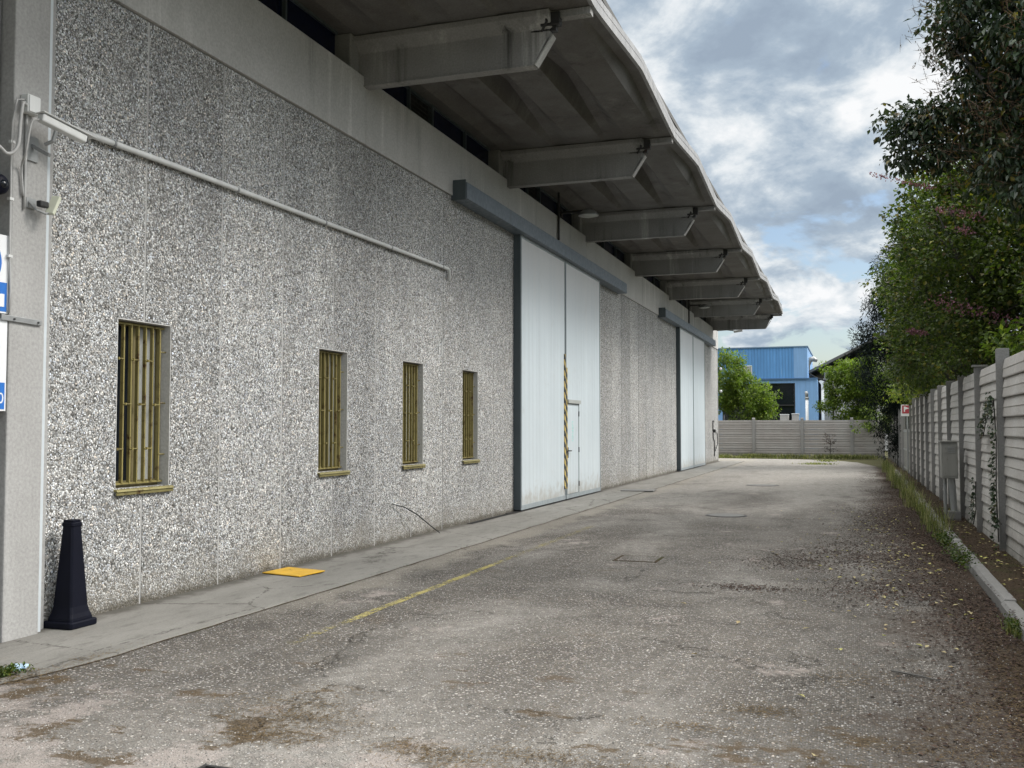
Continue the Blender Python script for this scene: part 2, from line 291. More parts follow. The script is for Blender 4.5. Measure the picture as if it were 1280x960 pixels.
M = dict(
 agg=mk_aggregate(), band=mk_concrete('band_concrete', .46, .18, .42), pier=mk_concrete('pier_concrete', .37, .22, .2),
 stained=mk_concrete('stained_concrete', .19, .45, .3), beam=mk_concrete('bracket_concrete', .27, .28, .9), beamlit=mk_concrete('bracket_nose_lit_concrete', .42, .15, .2),  # beamlit: paler copy of the bracket concrete, light on the nose faces painted in
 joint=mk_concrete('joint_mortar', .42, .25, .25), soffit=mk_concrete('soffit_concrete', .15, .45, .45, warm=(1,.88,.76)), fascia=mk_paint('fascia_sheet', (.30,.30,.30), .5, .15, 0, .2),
 door=mk_door(), steel=mk_paint('grey_steel_paint', (.085,.105,.115), .45, .12, 0, .12), rail=mk_paint('rail_box_paint', (.13,.16,.19), .45, .08, 0, .08),
 asphalt=mk_asphalt(), slab=mk_slab(), marking=mk_marking(), kerb=mk_concrete('kerb_concrete', .24, .45, .1), 
 fence=mk_concrete('precast_fence_concrete', .52, .2, .3, warm=(1,.94,.86), dirt=.6), post=mk_concrete('precast_post_concrete', .25, .2, .15, dirt=.5),
 oldfence=mk_concrete('weathered_fence_concrete', .33, .18, .2, warm=(1,.90,.82), dirt=.5),
 olive=mk_paint('olive_bar_paint', (.235,.20,.075), .45, .2, .5, .2), brass=mk_paint('brass_sill', (.26,.23,.10), .4, .15, .35, .2, .3),
 frame=mk_paint('window_frame_paint', (.17,.145,.07), .5, .2, .4, .2), reveal=mk_concrete('reveal_render', .55, .15, .15),
 shutter=mk_paint('pale_shutter', (.33,.34,.32), .6, .12, 0, .12),
 glass=mk_plain('dark_glass', (.008,.011,.016), .12, 0, .5), clere=mk_plain('clerestory_glass', (.004,.008,.03), .25, 0, .3), black=mk_plain('black_gap', (.01,.01,.01), .9),
 blackplastic=mk_plain('black_plastic', (.005,.006,.013), .55, 0, .14, .3), white=mk_paint('white_plastic', (.66,.67,.66), .4, .05), cable=mk_plain('cable_grey', (.42,.42,.41), .5),
 galv=mk_paint('galvanised_steel', (.33,.34,.34), .45, .15, 0, .1, .5), cream=mk_paint('cream_plastic', (.6,.62,.5), .4, .06), hazard=mk_hazard(),
 blue=mk_corrugated('blue_corrugated_sheet', (.12,.31,.62)), paleblue=mk_paint('pale_blue_sheet', (.21,.38,.64), .5, .08), bluesign=mk_plain('sign_blue', (.03,.16,.52), .35, 0, .4, .03),
 signwhite=mk_plain('sign_white', (.75,.77,.78), .35, 0, .4, .03), red=mk_plain('sign_red', (.42,.06,.08), .5), paleglow=mk_plain('pale_marking', (.72,.82,.80), .5),
 cyan=mk_plain('worn_cyan_paint', (.34,.72,.68), .5), yellow=mk_paint('yellow_sheet', (.66,.40,.045), .5, .15, .12, .12), render=mk_concrete('pale_render', .50, .12, .12), roof=mk_concrete('grey_roof', .15, .2, .1),
 box=mk_paint('grey_cabinet', (.27,.27,.25), .55, .15, .15, .2), brick=mk_concrete('grey_block', .2, .2, .1), darkmetal=mk_paint('dark_metal', (.035,.035,.035), .5, .2, .3),
 bark=mk_concrete('bark', .07, .4, .4, warm=(1,.85,.7)), soil=mk_soil('soil', (.03,.022,.014), (.10,.075,.05)), ground=mk_soil('wild_ground', (.05,.045,.025), (.10,.10,.05), 8),
 leafdark=mk_leaf('dark_glossy_leaves', [(0,(.018,.034,.018)),(.55,(.034,.06,.032)),(.88,(.07,.10,.045)),(.97,(.11,.08,.035)),(1,(.3,.26,.03))], .36, .16, .55),
 leafmid=mk_leaf('mid_green_leaves', [(0,(.022,.038,.010)),(.5,(.058,.092,.020)),(.85,(.12,.165,.036)),(.95,(.10,.075,.035)),(1,(.28,.27,.06))], .5, .35),
 leafbright=mk_leaf('bright_green_leaves', [(0,(.05,.09,.014)),(.5,(.115,.18,.026)),(1,(.23,.29,.05))], .5, .4),
 leafyellow=mk_leaf('yellow_green_leaves', [(0,(.06,.10,.018)),(.6,(.15,.20,.03)),(1,(.30,.30,.06))], .5, .4),
 leafcon=mk_leaf('blue_grey_needles', [(0,(.010,.015,.013)),(.6,(.020,.028,.025)),(1,(.04,.05,.045))], .9, .05, .05),
 twig=mk_leaf('brown_twigs', [(0,(.06,.035,.022)),(1,(.16,.10,.07))], .8, .2), pink=mk_leaf('pink_blossom', [(0,(.10,.035,.06)),(1,(.33,.15,.24))], .6, .3),
 grass=mk_leaf('grass_blades', [(0,(.07,.085,.03)),(.5,(.15,.18,.06)),(1,(.40,.36,.22))], .6, .35), drygrass=mk_leaf('dry_grass', [(0,(.07,.045,.02)),(1,(.24,.17,.09))], .8, .2),
 litter=mk_leaf('brown_litter', [(0,(.02,.012,.010)),(.6,(.06,.035,.028)),(1,(.13,.085,.06))], .85, .05), paleleaf=mk_leaf('pale_fallen_leaves', [(0,(.30,.22,.11)),(.6,(.5,.44,.24)),(1,(.55,.55,.12))], .6, .1),
 grit=mk_leaf('stone_grit', [(0,(.12,.115,.105)),(.6,(.3,.29,.27)),(1,(.55,.53,.5))], .8, 0),
)

# ------------------------------------------------------------------ setting: ground
struct(MB().add([(-400,-400,-.03),(400,-400,-.03),(400,600,-.03),(-400,600,-.03)], [(0,1,2,3)]).build('ground', M['ground']), 'rough grassy earth around and beyond the yard', 'ground')
yard = MB(); edge_r = [(1.24,-8),(1.24,10),(1.3,18),(1.36,30),(1.3,40),(.9,46),(.2,50.5),(-.9,53.5),(-3,54.9),(-8,55.6),(-14,55.9)]
yard.add([(-14,-8,0)] + [(x,y,0) for x,y in edge_r], [tuple(range(len(edge_r)+1))])
struct(yard.build('yard_asphalt', M['asphalt']), 'worn grey asphalt yard with exposed stone chips running past the warehouse', 'asphalt')
# pavement slab strip with an uneven outer edge
sl = MB(); N = 170; ys = [2 + 48.2*i/N for i in range(N+1)]
def sedge(y): 
    b = -5.13 + .035*noise.noise(Vector((0, y*1.3, 0))) + .018*noise.noise(Vector((4, y*6, 0)))
    if y < 5.9: b -= (5.9-y)*.14
    return b
vs = []; 
for y in ys: vs += [(-7.2, y, .018), (sedge(y), y, .018), (sedge(y)+.008, y, -.01)]
fs = []
for i in range(N):
    a = i*3; fs += [(a, a+1, a+4, a+3), (a+1, a+2, a+5, a+4)]
sl.add(vs, fs); struct(sl.build('pavement', M['slab'], fix=False), 'smooth grey concrete strip along the foot of the warehouse wall', 'pavement')
ck = MB(); vs = []; fs = []
for i, y in enumerate(ys):
    w = .012 + .022*max(0, noise.noise(Vector((9, y*2.2, 0)))+.3); vs += [(sedge(y)+.007, y, .004), (sedge(y)+.009+w, y, .004)]
for i in range(N): fs.append((2*i, 2*i+1, 2*i+3, 2*i+2))
ck.add(vs, fs); struct(ck.build('pavement_joint', M['soil'], fix=False), 'dirt filled joint between pavement strip and asphalt', 'joint')
mk = MB()
for a, b, dx in [(6.7, 16.4, 0)]:
    k = 40
    mk.add([(-4.13 + .006*math.sin(i*1.7) - .002*i + s, a+(b-a)*i/k, .004) for i in range(k+1) for s in (-.045, .045)], [(2*i,2*i+1,2*i+3,2*i+2) for i in range(k)])
struct(mk.build('road_marking', M['marking'], fix=False), 'faded thin yellow line painted on the asphalt beside the pavement', 'road marking')
kb = MB()
y = 2.0; i = 0
while y < 40:
    L = 1.0; x0 = 1.235 + (y-8)*.006 + random.uniform(-.006,.006); z1 = .105 + random.uniform(-.008,.008)
    kb.prism([(x0,-.03),(x0+.008,z1-.03),(x0+.035,z1),(x0+.13,z1),(x0+.13,-.03)], 'y', y+.004, y+L-.004); y += L
struct(kb.build('kerb', M['kerb'], bevel=.006), 'low concrete kerb edging the planting strip under the fence', 'kerb')
ss = MB(); n1, n2 = 12, 150; vs = []
for j in range(n2+1):
    y = 2 + 54.5*j/n2
    for i in range(n1+1):
        x = 1.36 + .01 + (y-8)*.004*(1-i/n1) + .55*i/n1
        vs.append((x, y, .085 + .02*noise.noise(Vector((x*4,y*2,0))) + .012*noise.noise(Vector((x*12,y*9,3))) - (.03 if y > 40 else 0)))
ss.add(vs, [(j*(n1+1)+i, j*(n1+1)+i+1, (j+1)*(n1+1)+i+1, (j+1)*(n1+1)+i) for j in range(n2) for i in range(n1)])
struct(ss.build('footpath', M['soil'], smooth=True, fix=False), 'narrow dirty strip of ground between the kerb and the right hand fence', 'footpath')

# ------------------------------------------------------------------ the warehouse
W = -6.35
wh = empty('warehouse', 'long grey warehouse clad in pebble panels with a deep wavy concrete canopy', 'building', loc=(W, 6.5, 0))
PW = 1.205; Y0 = 6.50
def V0(o, parent=wh):                       # keep world coordinates under a parent Empty
    return o
INV = lambda p: Matrix.Translation(p.location).inverted()
def part(mb, name, mat, parent=wh, **k):
    o = mb.build(name, mat, None, **k); o.parent = parent
    base = parent
    if parent.type == 'EMPTY' and parent.parent is None: o.matrix_parent_inverse = INV(parent)
    return o
wins = [(7.345, 8.105), (10.955, 11.715), (13.41, 14.17), (15.81, 16.56)]
ZS, ZT = 1.11, 2.68; TOP = 5.57
door_bays = set(range(10,15)) | set(range(26,31))
for k in range(0, 36):
    if k in door_bays: continue
    a = Y0 + PW*k; b = a + PW; g = .014
    poly = [(a+g, .0), (b-g, .0)]
    right = [(b-g, TOP)]; left = [(a+g, TOP)]
    for w0, w1 in wins:
        if a < w0 < b: right = [(b-g, ZS), (w0, ZS), (w0, ZT), (b-g, ZT), (b-g, TOP)]
        if a < w1 < b: left = [(a+g, TOP), (a+g, ZT), (w1, ZT), (w1, ZS), (a+g, ZS)]
    poly = poly + right + left
    dxx = random.uniform(-.003, .003)
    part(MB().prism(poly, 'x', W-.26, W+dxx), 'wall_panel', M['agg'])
# mortar joints behind the panels, closed around the openings
for k in range(0, 37):
    a = Y0 + PW*k
    if 18.6 < a < 24.5 or 37.9 < a < 43.8: continue
    hit = [w for w in wins if w[0] < a < w[1]]
    for z0, z1 in ([(0, ZS), (ZT, TOP)] if hit else [(0, TOP)]): part(MB().box(W-.158, W-.004, a-.0139, a+.0139, z0, z1), 'panel_joint', M['joint'])
# end wall, far side, roof slab, floor
sh = MB().box(-30, W-.17, 49.55, 49.86, 0, 7.2).box(-30.3, -30, -6, 49.86, 0, 7.2).box(-30, W-.17, -6.3, -6, 0, 7.2)
part(sh, 'end_wall', M['band'])
part(MB().box(W-.17, W+.01, 49.885, 50.0, 0, TOP), 'corner_post', M['pier'], bevel=.01)
# upper concrete band, cast in lengths between the brackets
bys = [.1+6.0*k for k in range(0, 9)]
edges = [-6] + [b+.02 for b in bys] + [50.0]
for a, b in zip(edges[:-1], edges[1:]):
    if b - a < .2: continue
    part(MB().box(W-.18, W+.035+random.uniform(-.004,.004), a+.006, b-.006, TOP+.012, 6.52), 'concrete_band', M['band'], bevel=.006)
# corner pier on the left, stained wall beside it
part(MB().box(W-.4, -6.2, 5.97, 6.33, 0, 5.57), 'corner_pier', M['pier'], bevel=.012)
part(MB().box(W-.4, -6.33, -6, 5.95, 0, 5.57), 'side_wall', M['stained'])
part(MB().box(W-.1, -6.245, 6.36, 6.40, 0, 5.56), 'corner_strip', mk_plain('pale_strip', (.55,.60,.63), .4), bevel=.006)
part(MB().box(W-.1, -6.31, 6.335, 6.495, 0, 5.56), 'corner_filler', M['pier'])
# clerestory: dark glazing with mullions and louvres in each bay
for i in range(len(bys)):
    a = bys[i-1]+.35 if i else -6; b = bys[i]-.35
    if i == 0: a, b = -5.9, -.3
    L = b-a
    fr = part(MB().box(-6.62,-6.56,a,b,6.53,6.58).box(-6.62,-6.56,a,b,7.02,7.06), 'clerestory_window', M['steel'])
    q = [a, a+L*.30, a+L*.47, a+L*.75, b]
    for s0, s1, kind in zip(q[:-1], q[1:], 'glgg'):
        if kind == 'l':
            lv = MB().box(-6.64,-6.63,s0,s1,6.55,7.05)
            for z in range(6): lv.obox((-6.59,(s0+s1)/2,6.62+z*.075), (.06, s1-s0-.04, .008), Matrix.Rotation(R(40),3,'Y'))
            o = part(lv, 'louvre', M['darkmetal'], fr)
        else: o = part(MB().box(-6.60,-6.595,s0+.02,s1-.02,6.56,7.05), 'pane', M['clere'], fr)
        o.matrix_parent_inverse = Matrix.Identity(4); 
    for s in q[1:-1]: part(MB().box(-6.63,-6.54,s-.018,s+.018,6.53,7.05), 'mullion', M['steel'], fr)
part(MB().box(W-.85,-6.66,-6,49.8,6.5,7.3), 'clerestory_backing', M['black'])
# brackets
def section(x, top=7.06, bot=6.39):
    return None
br_objs = []
def bracket_mesh():
    mb = MB()                               # local: x from wall outwards, y across, z up
    def ring(x, wt, wb, z1, z0, zc1, zc0): return [(x,-wt,z1),(x,-wt,zc1),(x,-wb,zc0),(x,-wb,z0),(x,wb,z0),(x,wb,zc0),(x,wt,zc1),(x,wt,z1)]
    # tip leans outwards with height
    x0 = -.3
    A = ring(x0,.2,.07,7.05,6.39,6.97,6.84)
    tip = lambda z: 2.50 + (z-6.39)*(.24/.36) if z < 6.75 else 2.74
    B = [(tip(z), y, z) for (_, y, z) in A]
    vs = A + B
    mb.add([(x+W, y, z) for x, y, z in vs], [tuple(range(8)), tuple(range(15,7,-1))] + [(i,(i+1)%8,(i+1)%8+8,i+8) for i in range(8)])
    return mb
bm0 = bracket_mesh(); 
rim = MB().box(W-.05, W+2.50, -.085, .085, 6.370, 6.392)
nose = MB().add([(W+2.502,-.073,6.39),(W+2.502,.073,6.39),(W+2.742,.073,6.75),(W+2.742,-.073,6.75),(W+2.52,-.073,6.38),(W+2.52,.073,6.38),(W+2.76,.073,6.75),(W+2.76,-.073,6.75)],
  [(0,1,2,3),(4,5,6,7),(0,1,5,4),(1,2,6,5),(2,3,7,6),(3,0,4,7)])
hd = MB().box(W+2.45,W+2.80,-.07,.03,6.80,6.95).box(W+2.60,W+2.86,-.12,.0,6.86,7.03).tube([(W+2.66,-.14,7.03),(W+2.7,-.15,6.9),(W+2.62,-.13,6.78)], .02, 6)
colm = MB().box(-6.70,-6.40,-.30,.30,6.525,7.06)
proto = None
for b in bys[1:]:
    if proto is None:
        o1 = bm0.build('roof_bracket', M['beam'], bevel=.012); o2 = rim.build('bracket_rim', M['beam'], o1, bevel=.004)
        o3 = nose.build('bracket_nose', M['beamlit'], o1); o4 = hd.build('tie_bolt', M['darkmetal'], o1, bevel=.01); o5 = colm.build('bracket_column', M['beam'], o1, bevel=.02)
        proto = o1
    else: o1 = copy_tree(proto)
    o1.parent = wh; o1.location = (0, b+.02, 0); o1.matrix_parent_inverse = INV(wh)
# canopy: thin folded shells spanning from bracket to bracket, arched toward the outer edge
XE = -3.08
def arch(t):
    u = 1-abs(2*t-1); return (u*u*(3-2*u))*.2 + u*.8
def fold(x):
    # trapezoid wave; 1 at the outer edge
    d = (XE - x); p = 1.02; ph = (d / p) % 1
    if ph < .18: c = 1
    elif ph < .26: c = 1-(ph-.18)/.08
    elif ph < .80: c = 0
    else: c = (ph-.80)/.20
    return c if d < 2.9 else c*max(0, (3.27-d)/.37)
xs = [XE - 3.6*i/120 for i in range(121)]
def shell(a, b):
    mb = MB(); n = 24; vs = []
    for j in range(n+1):
        t = j/n; y = a + (b-a)*t
        for x in xs: vs.append((x, y, 7.06 + (.235 if x > XE-.30 else .33)*arch(t)*fold(x)))
    m = len(xs); mb.add(vs, [(j*m+i, j*m+i+1, (j+1)*m+i+1, (j+1)*m+i) for j in range(n) for i in range(m-1)])
    return mb
cans = []
for i in range(-1, 8):
    a = bys[i]+.02+.0 if i >= 0 else -5.9; b = bys[i+1]+.02
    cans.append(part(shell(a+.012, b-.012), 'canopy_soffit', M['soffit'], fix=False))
cap = MB(); cap.box(-30.3, XE-.02, -6, 48.14, 7.42, 7.5).box(-30.3, W-.2, 48.14, 50.0, 7.2, 7.5)
part(cap, 'roof', M['roof'])
# bevelled fascia following the wave
def wave(y):
    k = (y-.12)/6.0; t = k-math.floor(k); return 7.06+.235*arch(t)
def strip(x0, x1, z0, z1, mat, name, ya=-5.9, yb=48.16):
    mb = MB(); n = 460; vs = []
    for j in range(n+1):
        y = ya+(yb-ya)*j/n; z = wave(y); vs += [(x0,y,z+z0),(x1,y,z+z0),(x1,y,z+z1),(x0,y,z+z1)]
    fs = [(0,1,2,3), tuple(n*4+q for q in (3,2,1,0))]
    for j in range(n):
        a = j*4
        for q in range(4): fs.append((a+q, a+(q+1)%4, a+4+(q+1)%4, a+4+q))
    mb.add(vs, fs); return part(mb, name, mat)
strip(XE-.02, XE+.035, -.012, .105, M['fascia'], 'fascia')
strip(XE-.05, XE+.012, .106, .125, M['black'], 'fascia_gap')
strip(XE-.06, XE+.028, .126, .215, M['fascia'], 'gutter')
for b in bys[1:]: part(MB().box(W+2.7, XE-.01, b-.06, b+.08, 6.96, 7.05), 'edge_beam', M['beam'])

# windows behind their grilles
def grille_mesh(w):
    bars = []
    n = 7
    mb = MB()
    for i in range(n):
        y = w*(i+.35)/n; mb.box(-.055,-.015,y-.011,y+.011,.02,1.50)
    return mb
def window(w0, w1, seed):
    rs = random.Random(seed); w = w1-w0; h = ZT-ZS
    fr = MB().box(-.158,-.148,-.03,w+.03,-.03,h+.03)
    root = part(MB().box(W-0.180,W-0.135,w0,w0+.05,ZS,ZT).box(W-0.180,W-0.135,w1-.05,w1,ZS,ZT).box(W-0.180,W-0.135,w0+.05,w1-.05,ZT-.05,ZT).box(W-0.180,W-0.135,w0+.05,w1-.05,ZS,ZS+.06).box(W-0.175,W-0.130,w0+w*.50-.03,w0+w*.50+.03,ZS+.06,ZT-.05),
        'window', M['frame'])
    def sub(mb, name, mat, **k):
        o = mb.build(name, mat, None, **k); o.parent = root; return o
    sub(MB().box(W-0.165,W-0.157,w0+.05,w0+w*.47,ZS+.06,ZT-.05), 'pane', M['glass'])
    sub(MB().box(W-0.165,W-0.155,w0+w*.53,w1-.05,ZS+.06,ZT-.05), 'shutter', M['shutter'] if seed % 4 else M['shutter'])
    rv = MB().box(W-0.195,W-.004,w1,w1+.004,ZS,ZT).box(W-0.195,W-.004,w0-.004,w0,ZS,ZT).box(W-0.195,W-.004,w0-.004,w1+.004,ZT,ZT+.004)
    sub(MB().box(W-0.193,W-.003,w1-.012,w1-.002,ZS,ZT-.002).box(W-0.193,W-.003,w0+.002,w0+.010,ZS,ZT-.002).box(W-0.193,W-.003,w0+.010,w1-.012,ZT-.012,ZT-.002), 'reveal', M['reveal'])
    sub(MB().prism([(W-0.185,ZS+.004),(W-0.185,ZS-.012),(W+.045,ZS-.03),(W+.035,ZS-.012),(W+.025,ZS-.006)], 'y', w0-.015, w1+.02).box(W+.024,W+.034,w0-.013,w1+.018,ZS-.062,ZS-.03), 'sill', M['brass'], bevel=.004)
    n = 7; g = MB(); pitch = (w-.05)/n
    for i in range(n):
        y = w0+.04+pitch*(i+.25)+rs.uniform(-.004,.004); g.box(W-0.100,W-0.065,y-.008,y+.008,ZS+.045,ZT-.045)
    g.box(W-0.110,W-0.075,w0+.012,w1-.014,ZS+.030,ZS+.046).box(W-0.110,W-0.075,w0+.012,w1-.014,ZT-.046,ZT-.030)
    for zz, off in ((.36,0),(.78,1),(1.20,0)):
        for i in range(n-1):
            if (i+off) % 2 == 0:
                y = w0+.04+pitch*(i+.25); g.tube([(W-0.061,y-.012,ZS+zz),(W-0.059,y+pitch*1.0,ZS+zz)], .0055, 6).box(W-0.085,W-0.047,y+.012,y+.026,ZS+zz-.012,ZS+zz+.012)
    g.tube([(W-0.095,w1-.09,ZS+.3),(W-0.055,w1,ZS+.3)], .008, 6).tube([(W-0.095,w1-.09,ZS+.8),(W-0.055,w1,ZS+.8)], .008, 6).tube([(W-0.095,w1-.09,ZS+1.3),(W-0.055,w1,ZS+1.3)], .008, 6)
    sub(g, 'window_bars', M['olive'])
    return root
for i, (a, b) in enumerate(wins): window(a, b, i+1)

# sliding doors
def sliding_door(a, m, b, r0, r1, wicket):
    # a..m first leaf, m..b second leaf; the leaves run in front of the wall
    XF = -6.20
    root = part(MB().box(W+.004, -6.07, r0, r1, 5.52, 5.80), 'sliding_door', M['rail'], bevel=.006); root['label'] = 'tall pale sliding door with grey rail box' + (' and small wicket door' if wicket else '')
    def sub(mb, name, mat, **k):
        o = mb.build(name, mat, None, **k); o.parent = root; return o
    sub(MB().box(W+.004, -6.085, r0-.03, r0-.004, 5.50, 5.84), 'rail_end', M['steel'], bevel=.003)
    for l0, l1, nm in ((a, m-.03, 0), (m+.03, b, 1)):
        sheet = MB()
        if nm == 1 and wicket:
            w0, w1, wz = l0+.10, l0+1.08, 2.22
            sheet.box(XF-.05, XF, l0+.02, l1-.03, wz+.012, 5.50).box(XF-.05, XF, w1+.012, l1-.03, .14, wz+.012).box(XF-.05, XF, l0+.02, w0-.01, .14, wz+.012)
        else: sheet.box(XF-.05, XF, l0+.03, l1-.02, .14, 5.50)
        sub(sheet, 'door_leaf', M['door'])
    fr = MB()
    for l0, l1 in ((a, m-.03), (m+.03, b)):
        fr.box(XF-.10, XF+.012, l0, l0+.03, .045, 5.52).box(XF-.10, XF+.012, l1-.03, l1, .045, 5.52).box(XF-.10, XF+.010, l0+.03, l1-.03, .045, .14).box(XF-.10, XF+.010, l0+.03, l1-.03, 5.46, 5.52)
    sub(fr, 'leaf_frame', M['galv'] if False else mk_grey, bevel=.003)
    sub(MB().box(W-.10, XF-.055, a+.01, b-.01, .05, 5.5), 'door_core', M['black'])
    sub(MB().box(W+.002, XF-.012, a-.012, a-.001, .05, 5.60), 'door_edge', M['steel'])
    sub(MB().box(W-.2, XF+.02, a-.5, b+.2, .0185, .026), 'floor_track', M['darkmetal'])
    if wicket:
        sub(MB().box(XF-.04, XF+.004, w0, w1, .15, wz), 'wicket_door', M['door'])
        sub(MB().box(XF+.002, XF+.05, w0-.03, w1+.07, wz+.02, wz+.10), 'drip_rail', mk_plain('drip_rail_paint', (.42,.44,.42), .5))
        sub(MB().box(XF+.001, XF+.012, w1+.012, w1+.045, .14, wz+.02).box(XF+.001,XF+.012,w0-.032,w0-.010,.14,wz+.02), 'wicket_frame', mk_grey)
        hg = MB()
        for z in (.35, 1.15, 2.0): hg.tube([(XF+.014, w1+.006, z-.06), (XF+.014, w1+.006, z+.06)], .014, 8)
        sub(hg, 'hinge', M['darkmetal'])
        sub(MB().box(XF+.004, XF+.014, w0+.02, w0+.075, .98, 1.22).tube([(XF+.014,w0+.05,1.14),(XF+.055,w0+.05,1.14),(XF+.055,w0+.19,1.14)], .012, 8), 'handle', M['blackplastic'])
        # stencilled letters running down the wicket
        t = text_mesh('stencil_text', 'UFFICI', .17, M['cyan'])
        t.matrix_world = Matrix(((0,0,1,XF+.006),(0,1,0,w0+.40),(-1,0,0,1.83),(0,0,0,1))); t.parent = root
    for yy, z1 in ((m-.122, 3.35), (m+.034, 3.05)) if wicket else ():
        sub(MB().box(XF+.001, XF+.016, yy, yy+.09, .28, z1), 'hazard_stripe', M['hazard'])
    return root
mk_grey = mk_paint('leaf_frame_paint', (.30,.34,.36), .45, .1)
sliding_door(18.53, 21.74, 25.0, 15.30, 27.75, True)
sliding_door(37.70, 40.95, 44.25, 34.0, 47.2, False)
# bits on the wall that belong to it: a drain slot, rods on the band
part(MB().box(-6.30,-6.20,15.9,18.2,.019,.024), 'drain_slot', M['black'])
rd = MB()
for y in (21.5, 40.5): part(MB().tube([(W+.07,y,5.95),(W+.07,y,7.04)], .028, 8), 'hanger_rod', M['darkmetal'])

# ------------------------------------------------------------------ things on the warehouse wall
o = MB().tube([(W+.045,6.30,4.235),(W+.045,8.0,4.255),(W+.045,15.05,4.30),(W+.045,15.09,4.27),(W+.045,15.09,4.12)], .027, 10).build('conduit_pipe', M['white'], smooth=True)
tag(o, 'long white conduit pipe sloping slightly along the pebble wall above the windows', 'pipe')
for y in [7.2,9.1,11.0,12.9,14.8]: MB().tube([(W+.045,y-.012,4.235+.0075*(y-6.3)),(W+.045,y+.012,4.235+.0075*(y-6.3))], .033, 10).build('pipe_clip', M['galv'], o)
cam = empty('security_camera', 'white box security camera on a bracket at the corner pier', 'security camera', loc=(-6.1,6.15,4.05))
d = Vector((.10, .62, -.11)).normalized(); zz = (Vector((0,0,1))-d*d.z).normalized(); xx = d.cross(zz); Mc = Matrix((xx, d, zz)).transposed()
cc = Vector((-6.0, 6.27, 4.08))
part(MB().obox(cc, (.075,.42,.065), Mc), 'camera_body', M['white'], cam, bevel=.012)
part(MB().obox(cc+zz*.042+d*.03, (.105,.50,.010), Mc), 'sun_shield', M['white'], cam, bevel=.005)
part(MB().obox(cc+d*.214, (.062,.01,.052), Mc), 'lens_window', M['glass'], cam)
part(MB().tube([(-6.0,6.20,4.04),(-6.02,6.19,3.96),(-6.08,6.17,3.93)], [.018,.016,.016], 8).box(-6.2,-6.185,6.09,6.21,3.80,4.0).obox((-6.1,6.15,3.88),(.2,.03,.03),Matrix.Rotation(R(28),3,'Y')), 'mounting_arm', M['galv'], cam, bevel=.003)
part(MB().tube(cat([cc-d*.21-zz*.02, cc-d*.27-zz*.07, (-6.08,5.98,3.82),(-6.17,6.03,3.72),(-6.18,6.06,3.5)]), .009, 8), 'camera_cable', M['cable'], cam, smooth=True)
jbx = empty('junction_box', 'white electrical junction box above the security camera', 'junction box', loc=(-6.16,6.02,4.24))
part(MB().box(-6.20,-6.12,6.03,6.16,4.16,4.31), 'box_body', M['white'], jbx, bevel=.01)
part(MB().box(-6.12,-6.112,6.04,6.15,4.17,4.30), 'box_lid', M['white'], jbx, bevel=.003)
part(MB().tube(cat([(-6.14,6.03,4.22),(-6.10,5.96,4.20),(-6.09,5.93,4.05),(-6.08,5.90,3.85),(-6.10,5.83,3.77),(-6.12,5.74,3.82),(-6.2,5.6,3.9)]), .014, 8), 'loop_cable', M['cable'], jbx, smooth=True)
part(MB().tube([(-6.18,6.08,4.17),(-6.185,6.08,3.52),(-6.185,6.08,3.40)], .011, 8), 'down_cable', M['cable'], jbx, smooth=True)
ct = MB().tube([(-6.15,6.03,4.26),(-6.16,5.96,4.24),(-6.175,5.935,4.05),(-6.185,5.94,3.7),(-6.185,5.945,3.1),(-6.18,5.955,2.75),(-6.185,5.95,2.56)], .009, 8).build('wall_cable', M['cable'], smooth=True)
tag(ct, 'thin grey cable clipped down the edge of the concrete pier behind the signs', 'cable')
for z in (3.9, 3.45, 3.0): MB().box(-6.2,-6.172,5.925,5.965,z-.01,z+.012).build('cable_clip', M['white'], ct)
sp = empty('sensor_lamp', 'small cream motion sensor lamp on the pier under the camera', 'lamp', loc=(-6.15,6.25,3.45))
part(MB().obox((-6.08,6.27,3.46),(.07,.035,.17), Matrix.Rotation(R(-25),3,'X')@Matrix.Rotation(R(15),3,'Z')), 'sensor_head', M['cream'], sp, bevel=.006)
part(MB().tube([(-6.19,6.12,3.47),(-6.12,6.14,3.40),(-6.09,6.2,3.38),(-6.08,6.26,3.40)], .010, 8).box(-6.2,-6.185,6.1,6.2,3.42,3.5), 'sensor_bracket', M['galv'], sp)
part(MB().obox((-6.11,6.19,3.455),(.05,.09,.05), Matrix.Identity(3)), 'sensor_body', M['darkmetal'], sp, bevel=.01)
bl = empty('round_bulkhead', 'round black fitting on the stained wall at the left edge', 'lamp', loc=(-6.2,5.80,3.5))
part(MB().lathe([(0,.06),(.05,.055),(.075,.03),(.08,0),(.08,-.14),(0,-.14)], Matrix.Translation((-6.16,5.80,3.53))@Matrix.Rotation(R(90),4,'Y'), 24), 'fitting_body', M['blackplastic'], bl, smooth=True)
part(MB().lathe([(.0,.075),(.03,.07),(.035,.05)], Matrix.Translation((-6.16,5.80,3.53))@Matrix.Rotation(R(90),4,'Y'), 20), 'fitting_lens', M['glass'], bl, smooth=True)
def disc(x, y, z, r, t=.002): return MB().lathe([(0,t),(r,t),(r,0),(0,0)], Matrix.Translation((x,y,z))@Matrix.Rotation(R(90),4,'Y'), 48)
